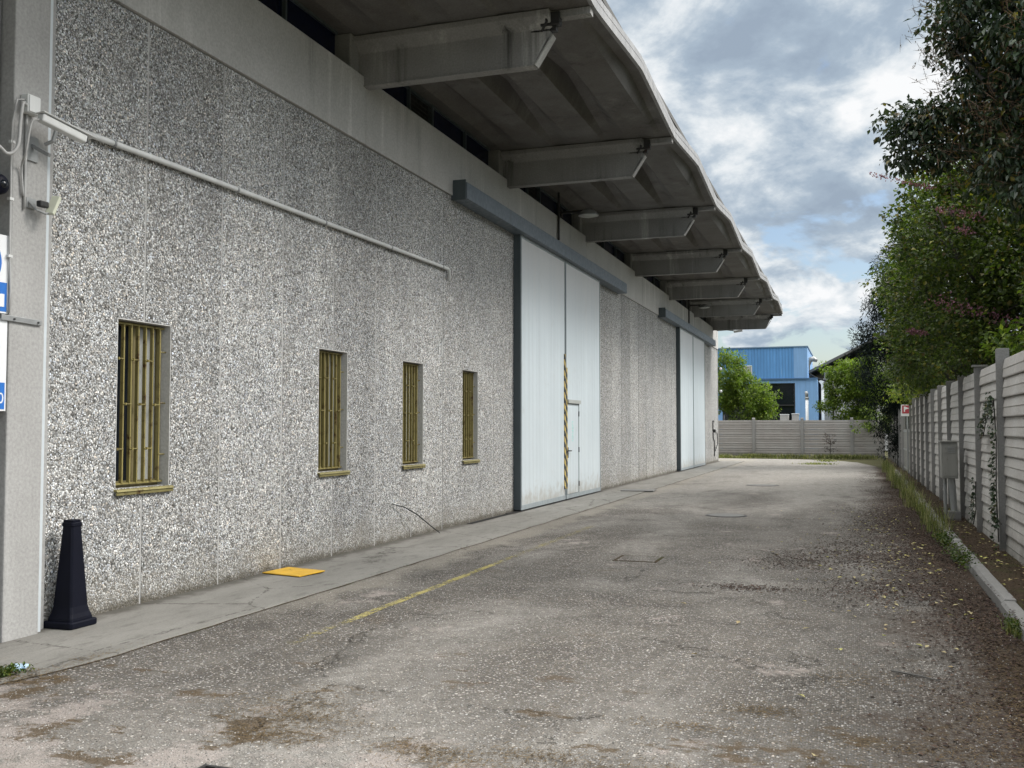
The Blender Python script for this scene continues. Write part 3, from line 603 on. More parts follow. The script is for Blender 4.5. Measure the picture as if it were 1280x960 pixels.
for (z0, z1, lab, two) in ((2.55, 3.16, 'upper of two white and blue safety signs at the left edge', 0), (1.795, 2.51, 'lower white and blue safety sign with a digit, left edge', 1)):
    s = empty('safety_sign', lab, 'sign', loc=(-6.2,5.6,z0))
    part(MB().box(-6.215,-6.20,5.30,5.955,z0,z1), 'sign_board', M['signwhite'], s, bevel=.002)
    part(disc(-6.1995,5.67,z1-.22,.215), 'blue_disc', M['bluesign'], s)
    part(MB().box(-6.1995,-6.198,5.32,5.94,z0+.015,z0+(.24 if not two else .22)), 'blue_field', M['bluesign'], s)
    if two:
        t = text_mesh('sign_text', '0', .12, M['signwhite'])
        t.matrix_world = Matrix(((0,0,1,-6.1965),(1,0,0,5.872),(0,1,0,z0+.06),(0,0,0,1))); t.parent = s; t.matrix_parent_inverse = INV(s)
    else:
        part(MB().obox((-6.196,5.80,z1-.27),(.003,.05,.14),Matrix.Rotation(R(35),3,'X')).obox((-6.196,5.74,z1-.16),(.003,.09,.09),Matrix.Rotation(R(20),3,'X')), 'pictogram', M['signwhite'], s)
        part(MB().obox((-6.196,5.86,z0+.10),(.003,.11,.10),Matrix.Identity(3)), 'white_symbol', M['signwhite'], s, bevel=.02)
st = empty('sign_rail', 'flat grey metal bar fixed across the pier between the two signs', 'bar', loc=(-6.15,6.1,2.5))
part(MB().obox((-6.19,6.08,2.515),(.018,.40,.045),Matrix.Rotation(R(-1.5),3,'X')), 'flat_bar', M['galv'], st, bevel=.004)
part(MB().tube([(-6.185,6.0,2.515),(-6.172,6.0,2.515)], .008, 8).tube([(-6.185,6.24,2.51),(-6.172,6.24,2.51)], .008, 8), 'bolt', M['darkmetal'], st)
# paint marks left on the wall
pm = MB().box(W+.002,W+.006,14.76,14.785,2.86,3.08).box(W+.002,W+.006,14.88,14.905,2.86,3.08)
tag(pm.build('wall_paint_marks', M['white']), 'pair of short white strips painted high beside the fourth window', 'paint mark')
# lamps under the canopy
def dome_lamp(x, y, z, lab):
    e = empty('canopy_lamp', lab, 'lamp', 'dome lamps under the canopy', (x,y,z))
    T = Matrix.Translation((x,y,z))
    part(MB().lathe([(.235,-.05),(.235,-.035),(.20,.03),(.13,.085),(.05,.11),(0,.11)], T, 28), 'lamp_shade', M['galv'], e, smooth=True)
    part(MB().lathe([(.225,-.045),(.12,-.07),(0,-.08)], T, 28), 'lamp_glass', M['shutter'], e, smooth=True)
    part(MB().tube([(x-.05,y,z+.07),(W+.05,y,z+.07)], .032, 8).box(W+.036,W+.06,y-.08,y+.08,z-.02,z+.16), 'lamp_arm', M['darkmetal'], e)
dome_lamp(-5.66, 21.8, 6.57, 'nearer round dome lamp on an arm above the large door')
dome_lamp(-5.72, 40.9, 6.66, 'farther round dome lamp on an arm above the second door')
fl = empty('floodlight', 'small grey floodlight at the far corner under the last bracket', 'lamp', loc=(-5.75,49.9,6.3))
part(MB().obox((-5.25,49.3,6.42),(.42,.3,.09),Matrix.Rotation(R(-8),3,'Y')), 'flood_head', M['galv'], fl, bevel=.02)
part(MB().tube([(W+.04,49.6,6.5),(-5.8,49.4,6.5),(-5.42,49.3,6.44)], .025, 8), 'flood_arm', M['darkmetal'], fl)
# far corner: cables, insulators
fc = MB()
rs = random.Random(3)
fc.tube([(W+.02,47.9,2.0),(W+.03,47.9,1.2),(W+.04,48.3,1.0),(W+.02,48.4,.3)], .025, 6).tube([(W+.02,47.9,2.0),(W+.02,48.5,2.0)], .02, 6)
fc.tube([(W+.02,48.6,1.5),(W+.05,49.2,1.4),(W+.06,49.3,.9),(W+.02,48.7,.55)], .02, 6).box(W+.01,W+.10,48.0,48.35,1.45,1.6)
tag(fc.build('wall_wiring', M['darkmetal']), 'tangle of dark loose wires low on the far end of the pebble wall', 'wiring')
for z, q in ((4.62,'upper'), (3.5,'lower')):
    e = empty('outdoor_bulb', q + ' small white globe on the far corner of the warehouse', 'lamp', loc=(W+.1,49.97,z))
    part(MB().lathe([(0,.07),(.045,.055),(.065,.02),(.065,-.02),(.045,-.055),(0,-.07)], Matrix.Translation((W+.15,50.02,z)), 16), 'globe', M['signwhite'], e, smooth=True)
    part(MB().tube([(W,49.97,z),(W+.12,50.02,z)], .02, 6), 'globe_arm', M['darkmetal'], e)

# ------------------------------------------------------------------ things on the ground
cn = empty('traffic_bollard', 'tall black plastic square cone standing on the pavement by the pier', 'cone', loc=(-6.19,6.66,.018))
def frust(cx, cy, levels):
    mb = MB(); vs = []
    for s, z, c in levels:
        c = s*c
        for a, b in [(-s,-s+c),(-s+c,-s),(s-c,-s),(s,-s+c),(s,s-c),(s-c,s),(-s+c,s),(-s,s-c)]: vs.append((cx+a,cy+b,z))
    fs = [tuple(range(8))[::-1], tuple((len(levels)-1)*8+i for i in range(8))]
    for L in range(len(levels)-1):
        for i in range(8): fs.append((L*8+i, L*8+(i+1)%8, L*8+8+(i+1)%8, L*8+8+i))
    return mb.add(vs, fs)
part(frust(-6.185,6.655,[(.148,.020,.1),(.152,.030,.1),(.152,.068,.1),(.142,.076,.1)]), 'base_plate', M['blackplastic'], cn, bevel=.005)
part(frust(-6.185,6.655,[(.128,.075,.12),(.124,.10,.12),(.112,.135,.14),(.100,.19,.16),(.054,.84,.2),(.060,.85,.2),(.060,.875,.2),(.054,.88,.2)]), 'cone_body', M['blackplastic'], cn, bevel=.004)
part(frust(-6.185,6.655,[(.050,.879,.2),(.052,.895,.2),(.046,.90,.2)]), 'cap', M['blackplastic'], cn)
ye = empty('yellow_plate', 'thin bright yellow plate lying on the pavement by the wall', 'plate', loc=(-5.95,9.8,.02))
Mr = Matrix.Rotation(R(-12),3,'Z')@Matrix.Rotation(R(1.5),3,'X')
part(MB().obox((-6.02,9.87,.035),(.56,.42,.010),Mr), 'plate_top', M['yellow'], ye)
part(MB().obox((-6.02,9.87,.026),(.54,.40,.006),Mr), 'plate_underside', M['blackplastic'], ye)
stick = MB().tube([(-6.33,13.05,.56),(-6.27,13.32,.50),(-6.20,13.62,.37),(-6.16,13.95,.20),(-6.12,14.30,.03)], [.006,.008,.009,.009,.007], 6)
tag(stick.build('bent_rod', M['darkmetal'], smooth=True), 'thin dark curved rod leaning on the wall below the third window', 'rod')
gr = empty('drain_grate', 'rusty iron drain grate with slanted bars at the bottom edge', 'drain grate', loc=(-2.85,4.15,0))
g = MB(); cx, cy = -2.80, 3.96
g.box(cx-.24,cx+.24,cy-.22,cy-.20,.001,.012).box(cx-.24,cx+.24,cy+.20,cy+.22,.001,.012).box(cx-.24,cx-.22,cy-.2,cy+.2,.001,.012).box(cx+.22,cx+.24,cy-.2,cy+.2,.001,.012)
part(g, 'grate_frame', M['darkmetal'], gr)
g = MB()
for i in range(8): g.obox((cx-.196+i*.056,cy,.009),(.018,.395,.008),Matrix.Rotation(R(-14),3,'Z'))
part(g, 'grate_bars', M['darkmetal'], gr); part(MB().box(cx-.22,cx+.22,cy-.2,cy+.2,.002,.004), 'grate_pit', M['black'], gr)
def manhole(x, y, r, lab, sq=False):
    e = empty('manhole_cover', lab, 'manhole cover', loc=(x,y,0))
    if sq: part(MB().box(x-r,x+r,y-r,y+r,.001,.006), 'cover_plate', M['asphalt'], e, bevel=.003); part(MB().box(x-r-.04,x+r+.04,y-r-.04,y+r+.04,.0005,.004), 'cover_frame', M['soil'], e)
    else:
        T = Matrix.Translation((x,y,0)); part(MB().lathe([(0,.010),(r,.010),(r,.001)], T, 32), 'cover_plate', M['brick'], e); part(MB().lathe([(r+.05,.001),(r+.05,.007),(r+.01,.007),(r+.01,.001)], T, 32), 'cover_frame', M['darkmetal'], e)
manhole(-2.60, 12.5, .24, 'square concrete inspection cover in the asphalt near the big door', True)
manhole(-2.5, 29.6, .42, 'round dark manhole cover in the far part of the yard')
manhole(-2.30, 19.2, .34, 'round worn manhole cover in the middle of the yard')
tag(MB().obox((-5.35,25.75,.030),(.85,.7,.02),Matrix.Rotation(R(4),3,'Z')).build('cover_slab', M['brick'], bevel=.006), 'flat dark cover slab at the pavement edge beyond the big door', 'slab')
tag(MB().obox((-5.42,5.30,.03),(.13,.05,.03),Matrix.Rotation(R(35),3,'Z')).obox((-5.40,5.36,.04),(.10,.05,.02),Matrix.Rotation(R(15),3,'Z')@Matrix.Rotation(R(14),3,'X')).build('paper_litter', mk_plain('litter_paper', (.45,.62,.78), .5), bevel=.008), 'crumpled pale blue wrapper on the weeds at the pavement corner', 'litter')
sk = MB().tube([(.22,7.30,.012),(.34,7.22,.016),(.42,7.19,.012),(.52,7.10,.012)], [.006,.008,.006,.003], 5)
tag(sk.build('pale_stick', M['post']), 'pale dry stick lying on the asphalt in the right foreground', 'stick')

# ------------------------------------------------------------------ concrete fences
def fence_panel(mb, x, ya, yb, z0, z1, n, side):        # planks with a slanted face, along Y, facing -X
    h = (z1-z0)/n
    for i in range(n):
        a = z0+i*h; jig = random.uniform(-.004,.004)
        jh = random.uniform(-.006,.006); mb.prism([(x+.06,a),(x-.010+jig,a+.002),(x-.014+jig,a+.016),(x-.002+jig,a+h*.45+jh),(x-.008+jig,a+h*.5+jh),(x+.014+jig,a+h-.010),(x+.03,a+h),(x+.06,a+h)], 'y', ya, yb)
ff = empty('concrete_fence', 'tall pale precast concrete plank fence along the right side of the yard', 'fence', loc=(1.85,14,0))
pys = [2.0,4.4,6.8,9.25,11.7,14.15,16.6,19.05,21.4,23.55,25.6,27.6,29.5,31.4,33.4,35.2]
for i, y in enumerate(pys):
    zt = 2.70 if 14 < y < 14.5 else 2.60
    x0 = 1.77
    part(MB().prism([(x0,.02),(x0,zt-.02),(x0+.015,zt),(1.93,zt),(1.93,.02)], 'y', y, y+.06), 'post', M['post'], ff, bevel=.008)
    if i+1 < len(pys):
        mb = MB(); fence_panel(mb, 1.85, y+.062, pys[i+1]-.002, .05, 2.56, 10, 1); part(mb, 'plank_panel', M['fence'], ff)
part(MB().box(1.745,1.96,16.56,16.72,2.60,2.63), 'post_cap', M['post'], ff)
f2 = empty('concrete_fence', 'short weathered stretch of precast fence in the far right corner', 'fence', loc=(1.85,50,0))
q = [41.0,43.4,45.8,48.2,50.6,53.0,55.4,57.0]
for i, y in enumerate(q):
    part(MB().box(1.77,1.93,y,y+.12,.0,2.45), 'post', M['post'], f2, bevel=.008)
    if i+1 < len(q):
        mb = MB(); fence_panel(mb, 1.85, y+.122, q[i+1]-.002, .0, 2.35, 9, 1); part(mb, 'plank_panel', M['oldfence'], f2)
fb = empty('concrete_fence', 'lower brownish precast fence closing the far end of the yard', 'fence', loc=(-3,57,0))
bx = [-13.1,-10.5,-7.9,-5.27,-2.65,-.05,1.70]
for i, x in enumerate(bx):
    if x < 1.6: part(MB().prism([(56.90,-.02),(56.90,2.18),(56.94,2.24),(57.08,2.24),(57.08,-.02)], 'x', x-.08, x+.08), 'post', M['post'], fb, bevel=.008)
    if i+1 < len(bx):
        mb = MB(); h = 2.1/8
        for k in range(8):
            a = k*h; j = random.uniform(-.004,.004)
            mb.prism([(57.05,a),(56.975+j,a+.004),(56.972+j,a+.05),(56.995+j,a+.06),(57.0+j,a+h*.55),(56.985+j,a+h*.58),(56.99+j,a+h-.008),(57.05,a+h-.004)], 'x', x+.082 if x < 1.6 else x, bx[i+1]-.082)
        part(mb, 'plank_panel', M['oldfence'], fb)
gt = empty('metal_gate', 'weathered grey gate set in the right fence below the red sign', 'gate', loc=(1.85,38,0))
part(MB().box(1.80,1.90,35.5,35.62,0,2.0), 'gate_post', M['post'], gt); part(MB().box(1.80,1.90,40.6,40.75,0,2.45), 'gate_post', M['post'], gt)
g = MB()
for z in (.15,.85,1.52): g.box(1.82,1.86,35.65,40.55,z,z+.06)
part(g, 'gate_rail', M['galv'], gt); g = MB()
for k in range(33): g.box(1.835,1.85,35.7+k*.148,35.7+k*.148+.12,.08,1.62)
part(g, 'gate_boards', M['box'], gt)
sg = empty('warning_sign', 'small red and white square sign above the gate at the far right', 'sign', loc=(1.8,38,2.3))
part(MB().box(1.60,1.96,37.0,37.02,2.08,2.48), 'sign_board', M['signwhite'], sg)
part(MB().box(1.635,1.925,36.992,36.998,2.17,2.45), 'red_field', M['red'], sg)
part(MB().prism([(1.69,2.23),(1.73,2.23),(1.73,2.30),(1.87,2.35),(1.73,2.41),(1.69,2.41)], 'y', 36.986, 36.990), 'flag_symbol', M['signwhite'], sg)
part(MB().tube([(1.80,37.04,0),(1.80,37.04,2.5)], .03, 8), 'sign_post', M['galv'], sg)
# utility cabinet
ub = empty('utility_cabinet', 'grey metal utility cabinet on two posts in front of the right fence', 'cabinet', loc=(1.57,18.6,.1))
part(MB().box(1.43,1.69,18.45,18.85,.80,1.42), 'cabinet_body', M['box'], ub, bevel=.012)
part(MB().box(1.455,1.665,18.438,18.449,.84,1.385), 'cabinet_door', M['box'], ub, bevel=.004)
part(MB().box(1.41,1.71,18.42,18.87,1.42,1.445), 'cabinet_roof', M['box'], ub, bevel=.006)
v = MB()
for k in range(4): v.box(1.53,1.64,18.430,18.437,1.24+k*.03,1.252+k*.03)
part(v, 'vent', M['galv'], ub)
part(MB().tube([(1.60,18.62,.80),(1.63,18.62,.22)], .055, 12).tube([(1.50,18.7,.80),(1.50,18.7,.05)], .03, 8), 'leg', M['galv'], ub)
part(MB().box(1.53,1.73,18.5,18.75,.06,.24), 'base_block', M['brick'], ub, bevel=.012)

# ------------------------------------------------------------------ buildings beyond the fence
bb = empty('blue_workshop', 'bright blue corrugated industrial shed beyond the back fence', 'building', loc=(-8,75,0))
part(MB().box(-22,-4.02,75,85,5.32,7.58), 'upper_cladding', M['blue'], bb)
part(MB().box(-4.02,-3.06,74.98,85,5.32,7.58), 'corner_cladding', M['paleblue'], bb)
part(MB().box(-22.1,-3.0,74.93,85.1,7.58,7.66), 'roof_edge', mk_plain('blue_grey_trim', (.16,.25,.36), .5), bb)
part(MB().box(-22,-2.35,74.93,75.0,5.22,5.32), 'gutter', mk_plain('blue_dark_trim', (.07,.15,.28), .5), bb)
part(MB().box(-22,-3.95,75.05,75.3,4.96,5.22).box(-3.95,-2.40,75.05,85,0,5.22).box(-22,-9.2,75.05,75.3,0,4.96), 'lower_wall', M['paleblue'], bb)
wd = part(MB().box(-9.2,-9.12,75.1,75.3,0,4.96).box(-4.03,-3.95,75.08,75.3,0,4.96).box(-9.12,-4.03,75.08,75.2,3.30,3.38).box(-6.6,-6.54,75.08,75.2,0,4.96), 'shopfront', M['darkmetal'], bb)
o = MB().box(-9.1,-4.04,75.22,75.26,0,4.95).build('pane', M['glass']); o.parent = wd
wf = part(MB().box(-7.65,-7.0,74.96,74.99,5.55,6.30), 'window', M['signwhite'], bb)
o = MB().box(-7.60,-7.05,74.94,74.955,5.60,6.25).build('pane', M['shutter']); o.parent = wf
gb = empty('gabled_shed', 'pale rendered shed with a grey gabled roof behind the right tree', 'building', loc=(3,78,0))
part(MB().prism([(-2.0,0),(8.6,0),(8.6,5.6),(3.3,8.2),(-2.0,5.6)], 'y', 78, 92), 'wall', M['render'], gb)
part(MB().prism([(-3.1,5.75),(-3.1,5.95),(3.3,9.15),(9.7,5.95),(9.7,5.75),(3.3,8.95)], 'y', 77.2, 93), 'roof', M['roof'], gb)
part(MB().box(-1.98,-1.45,77.7,78.0,0,5.9), 'corner_column', M['pier'], gb)
part(MB().prism([(-.9,6.4),(3.3,8.35),(3.3,7.9),(-.9,6.0)], 'y', 77.93, 77.99), 'gable_opening', M['black'], gb)
part(MB().tube([(-3.1,77.2,5.8),(-2.6,77.3,5.45),(-1.6,77.5,5.1),(-1.35,77.6,4.7),(-1.35,77.6,0)], .07, 8), 'downpipe', M['darkmetal'], gb)
fp = empty('flue_pipe', 'slim galvanised flue pipe with a cap beyond the back fence', 'pipe', loc=(-2.45,58.5,0))
part(MB().tube([(-2.44,58.5,0),(-2.44,58.5,3.3)], .085, 14), 'flue', M['signwhite'], fp, smooth=True)
part(MB().tube([(-2.44,58.5,3.3),(-2.44,58.5,3.42)], .11, 14).tube([(-2.44,58.5,3.42),(-2.46,58.5,3.62),(-2.48,58.5,3.75)], [.08,.10,.06], 14), 'flue_cap', M['galv'], fp, smooth=True)
vt = empty('roof_ventilator', 'curved pale roof ventilator standing beside the blue shed', 'ventilator', loc=(-2.9,77.5,5.8))
part(MB().tube([(-3.25,77.5,5.6),(-3.2,77.5,6.4),(-3.0,77.5,6.8),(-2.7,77.5,6.85),(-2.45,77.5,6.7)], [.24,.24,.24,.2,.12], 14), 'vent_hood', M['galv'], vt, smooth=True)
part(MB().tube([(-3.26,77.5,5.2),(-3.25,77.5,5.6)], .28, 14), 'vent_base', M['galv'], vt)
for x0, x1, z1, lab in ((-3.92,-3.46,2.40,'left one of two pale crates showing over the back fence'), (-3.27,-2.9,2.44,'right one of two pale crates showing over the back fence')):
    e = empty('storage_crate', lab, 'crate', loc=(x0,58.6,0))
    part(MB().box(x0,x1,58.4,59.0,0,z1), 'crate_body', M['render'], e, bevel=.02); part(MB().box(x0-.02,x1+.02,58.38,59.02,z1,z1+.05), 'crate_lid', M['signwhite'], e, bevel=.01)

# ------------------------------------------------------------------ vegetation
def leaf(V, F, p, L, wd, d, nrm, fold=.25):
    d = d.normalized(); s = d.cross(nrm)
    if s.length < 1e-3: s = Vector((1,0,0))
    s.normalize(); u = s.cross(d); b = len(V); m = p + d*(L*.45) 
    V.append(p[:]); V.append((m + s*(wd/2) + u*(wd*fold))[:]); V.append((p + d*L)[:]); V.append((m - s*(wd/2) + u*(wd*fold))[:])
    F.append((b, b+1, b+2)); F.append((b, b+2, b+3))
def rv(rs):
    while True:
        v = Vector((rs.uniform(-1,1), rs.uniform(-1,1), rs.uniform(-1,1)))
        if .01 < v.length < 1: return v
def from_VF(name, V, F, mat, parent):
    me = bpy.data.meshes.new(name); me.from_pydata(V, [], F); me.materials.append(mat)
    o = bpy.data.objects.new(name, me); COL.objects.link(o)
    if parent is not None:
        o.parent = parent; o.matrix_parent_inverse = INV(parent)
    return o
def crown(blobs, nclump, nleaf, size, rs, rc=(.25,.5), droop=.3, narrow=.55, shellness=.55, noiseamp=.25):
    """leaf clumps spread over the volume of a few ellipsoids; every leaf its own face pair"""
    V, F, C = [], [], []
    wts = [b[3]*b[4]*b[5] for b in blobs]; tot = sum(wts)
    for (cx,cy,cz,rx,ry,rz), w in zip(blobs, wts):
        for _ in range(max(6, int(nclump*w/tot))):
            u = rv(rs).normalized(); r = rs.random()**(1/3)
            if rs.random() < shellness: r = .80 + .25*rs.random()
            r *= 1 + noiseamp*noise.noise(Vector((u.x*2.2+cx, u.y*2.2+cy, u.z*2.2+cz)))*1.6
            C.append(Vector((cx+u.x*rx*r, cy+u.y*ry*r, cz+u.z*rz*r)))
    for c in C:
        R0 = rs.uniform(*rc); out = rv(rs)
        for _ in range(nleaf):
            u = rv(rs); p = c + Vector((u.x, u.y, u.z*.75))*R0
            L = size*rs.uniform(.45,1.4); d = (rv(rs)*.9 + u*.7 + Vector((0,0,-droop))); nrm = Vector((rs.uniform(-.6,.6), rs.uniform(-.6,.6), 1))
            leaf(V, F, p, L, L*narrow*rs.uniform(.8,1.2), d, nrm)
    return V, F, C
def limbs(base, C, rs, r0, nmain=7, lean=(0,0), trunk_h=1.5, fine=40):
    tr = MB(); br = MB(); b = Vector(base); fork = b + Vector((lean[0], lean[1], trunk_h))
    tr.tube([b - Vector((0,0,.1)), b.lerp(fork,.3)+Vector((.04,0,0)), b.lerp(fork,.7)-Vector((.03,.03,0)), fork], [r0*1.3, r0, r0*.9, r0*.8], 10)
    tg = rs.sample(C, min(nmain+fine, len(C)))
    mains = []
    for c in tg[:nmain]:
        m1 = fork.lerp(c,.35)+rv(rs)*.25; m2 = fork.lerp(c,.7)+rv(rs)*.25; mains.append((m1,m2,c))
        br.tube([fork, m1, m2, c], [r0*.6, r0*.4, r0*.25, r0*.08], 7)
    for c in rs.sample(tg, min(26, len(tg))):
        q = c + (c-fork).normalized()*rs.uniform(.15,.45); br.tube([c, q+rv(rs)*.06, q+(q-c)*.5], [r0*.07, r0*.05, r0*.02], 4)
    for c in tg[nmain:]:
        m = min([q for t in mains for q in t[:2]], key=lambda q: (q-c).length)
        br.tube([m, m.lerp(c,.5)+rv(rs)*.15, c], [r0*.18, r0*.1, r0*.03], 5)
    return tr, br
def tree(name, label, blobs, base, mat, seed, nclump, nleaf, size, r0=.12, group=None, twigs=None, pink=None, **k):
    rs = random.Random(seed); lk = {q: k.pop(q) for q in ('nmain','lean','trunk_h','fine') if q in k}
    e = empty(name, label, k.pop('cat', 'tree'), group, base)
    V, F, C = crown(blobs, nclump, nleaf, size, rs, **k)
    from_VF('crown', V, F, mat, e)
    t, b = limbs(base, C, rs, r0, **lk); part(t, 'trunk', M['bark'], e, smooth=True); part(b, 'limb', M['bark'], e, smooth=True)
    if twigs:                              # bare reddish twigs round the outside
        V, F = [], []
        for (p, n, sp) in twigs:
            for _ in range(n):
                q = Vector(p)+Vector((rs.gauss(0,sp[0]),rs.gauss(0,sp[1]),rs.gauss(0,sp[2]))); d = Vector((rs.uniform(-1,.2),rs.uniform(-.5,.5),rs.uniform(-.2,1)))
                leaf(V, F, q, rs.uniform(.12,.3), .006, d, Vector((0,1,.2)))
                for _ in range(3): leaf(V, F, q+d.normalized()*rs.uniform(0,.2), .03, .014, rv(rs), Vector((0,0,1)))
        from_VF('twigs', V, F, M['twig'], e)
    if pink:
        V, F = [], []
        for (p0, p1, n, s) in pink:
            for _ in range(n):
                q = Vector(p0).lerp(Vector(p1), rs.random()) + Vector((rs.gauss(0,s),rs.gauss(0,s),rs.gauss(0,s*.6)))
                leaf(V, F, q, rs.uniform(.03,.055), .03, rv(rs), rv(rs))
        from_VF('blossom', V, F, M['pink'], e)
    return e
tree('laurel_tree', 'big dark glossy leaved tree leaning over the fence at upper right',
     [(3.2,13.8,7.0,1.75,1.5,2.0),(2.45,13.6,5.75,1.05,1.1,1.25),(1.95,14.0,7.3,.8,1.0,1.1),(3.5,13.2,5.5,1.4,1.2,1.2),(2.7,13.4,4.85,1.0,.9,.55),(1.95,13.8,5.0,.6,.6,.55),(2.2,13.2,4.6,.6,.5,.35),(1.35,14.0,5.6,.5,.4,.33),(.75,14.0,5.80,.40,.25,.12),(.95,14.0,5.72,.3,.2,.18),(.9,13.9,5.28,.32,.2,.12)],
     (3.2,14.2,0), M['leafdark'], 11, 640, 105, .10, .16, trunk_h=4.0, rc=(.18,.42), shellness=.4, droop=.7, nmain=9, fine=50,
     twigs=[((1.15,14,7.3),260,(.15,.5,.8)),((1.3,14,6.6),160,(.12,.4,.4)),((1.9,13.2,5.2),500,(.5,.4,.4)),((2.4,12.4,6.6),300,(.5,.3,.8))])
tree('judas_tree', 'green tree with a few pink blossom sprays above the fence',
     [(2.75,19.2,4.75,1.9,2.3,2.0),(1.6,20.5,4.5,.9,1.2,1.3),(3.0,17.4,3.9,1.4,1.4,1.25),(1.45,19.5,5.9,.6,.8,.6),(2.0,18.6,6.15,.9,.9,.65),(1.9,18.2,3.3,.7,1.0,.6)],
     (3.0,19.5,0), M['leafmid'], 12, 560, 105, .075, .09, trunk_h=2.4, rc=(.2,.42), narrow=.85,
     pink=[((.35,17.6,5.95),(1.35,18,5.72),170,.03),((1.35,17.2,5.2),(2.0,17.3,5.05),170,.06),((1.6,17.1,4.85),(1.8,17.1,4.75),70,.05),((1.3,17.3,3.75),(2.5,17.0,3.25),290,.09),((.95,18.4,3.35),(1.2,18.4,3.3),160,.04),((2.4,15.8,2.9),(2.7,15.8,2.85),120,.05),((3.3,15.4,3.45),(3.7,15.4,3.4),120,.06)])
tree('broadleaf_tree', 'mid green bushy tree between the blossom tree and the conifer',
     [(3.0,27,5.2,2.0,3.0,2.5),(1.6,26.5,4.7,.85,1.6,1.5),(1.8,28,3.7,.9,1.6,1.0),(1.75,25,6.6,.6,1.0,.8),(2.5,31,3.8,1.3,2,1.3),(1.75,30.5,3.1,.65,2.2,.55)],
     (2.8,27,0), M['leafmid'], 13, 560, 85, .095, .12, trunk_h=2.6, rc=(.25,.5), narrow=.7)
tree('yellow_shrub', 'yellow green shrub with large leaves close behind the fence at the right edge',
     [(3.25,15.5,3.7,.8,1.0,.95),(3.9,15.4,4.6,.8,.8,.8),(2.5,15.8,2.95,.6,.8,.35)],
     (3.4,15.6,0), M['leafbright'], 14, 80, 70, .095, .05, cat='shrub', trunk_h=2.2, rc=(.2,.4), nmain=5, fine=16)
tree('conifer_tree', 'blue grey conifer rising behind the far end of the right fence',
     [(2.95,45,1.9,2.0,2.3,1.6),(2.35,45,4.0,2.25,2.3,1.8),(2.4,45,6.2,2.0,2,1.8),(2.55,45,8.2,1.5,1.4,1.5),(2.8,45,9.8,.8,.8,1.2),(.9,45,5.2,.8,.9,.9)],
     (3.2,45,0), M['leafcon'], 15, 800, 85, .14, .14, trunk_h=5, rc=(.2,.45), narrow=.3, droop=.1)
tree('yellow_bush', 'small yellow green bush hanging over the gate at the far right',
     [(1.75,33.2,2.95,.5,1.6,.35),(1.3,34.6,2.75,.35,.9,.16),(1.9,31,3.0,.4,1.4,.3),(2.4,34.5,3.1,.8,1.4,.7)], (2.5,34.3,0), M['leafyellow'], 16, 110, 30, .12, .05, cat='bush', trunk_h=2, rc=(.15,.35), nmain=5, fine=15)
tree('leafy_tree', 'bright green tree behind the back fence beside the warehouse corner',
     [(-7.3,60,4.3,1.35,1.3,1.9),(-5.9,60,3.35,1.35,1.2,1.5),(-6.5,60,4.9,.8,.8,.8),(-5.1,60,2.8,.9,.9,.8)], (-6.8,60.2,0), M['leafbright'], 17, 300, 60, .15, .09, trunk_h=1.8, rc=(.22,.45))
tree('fig_tree', 'green tree drooping over the middle of the back fence',
     [(.1,58.8,3.6,1.5,1.2,1.7),(-.6,58.9,4.9,.8,.9,.75),(.9,58,4.2,1.3,1.0,1.5),(.55,56.7,2.1,.55,.25,.65),(-1.3,58.6,3.0,.55,.7,.35)], (.6,59,0), M['leafbright'], 18, 300, 60, .16, .09, trunk_h=1.8, rc=(.2,.42))
tree('hedge_tree', 'low dark green tree in the far right corner behind the fence',
     [(2.6,52,2.6,1.2,3.5,1.6),(2.8,39,3.0,.8,3,1.4)], (2.9,50,0), M['leafmid'], 19, 160, 70, .14, .07, trunk_h=1.4, rc=(.25,.5))
tree('roadside_tree', 'tall dark tree standing behind the right end of the fence',
     [(5.6,19,6,1.6,4,3.2),(5.8,26,5.5,1.8,4,3)], (5.6,20,0), M['leafdark'], 21, 260, 70, .15, .14, trunk_h=3, rc=(.3,.6))

# climbing plant on the fence
def ivy(label, pts, n, seed):
    rs = random.Random(seed); e = empty('ivy_plant', label, 'climbing plant', 'ivy on the right fence', pts[0])
    part(MB().tube([(x,y,z) for x,y,z in pts], .008, 5), 'stem', M['bark'], e)
    V, F = [], []
    for _ in range(n):
        i = rs.randrange(len(pts)-1); p = Vector(pts[i]).lerp(Vector(pts[i+1]), rs.random()) + Vector((-abs(rs.gauss(0,.03)), rs.gauss(0,.07), rs.gauss(0,.05)))
        leaf(V, F, p, rs.uniform(.04,.075), .05, Vector((-.5, rs.uniform(-1,1), rs.uniform(-1,.3))), Vector((-1,rs.uniform(-.5,.5),.4)))
    from_VF('leaves', V, F, M['leafdark'], e)
ivy('dark ivy climbing the nearest fence post and across the planks beside it', [(1.75,14.1,.2),(1.74,14.14,.9),(1.75,14.12,1.5),(1.73,14.14,2.05),(1.76,14.5,1.95),(1.79,15.0,1.9),(1.80,15.6,1.75),(1.80,15.9,1.55)], 330, 5)
ivy('small ivy sprig at the foot of the second fence post', [(1.78,17.2,.15),(1.80,17.0,.4),(1.76,16.65,.6),(1.76,16.6,.85)], 70, 6)
ivy('ivy tuft low on the nearest fence post', [(1.76,13.9,.45),(1.74,14.13,.5),(1.74,14.14,.75)], 60, 8)
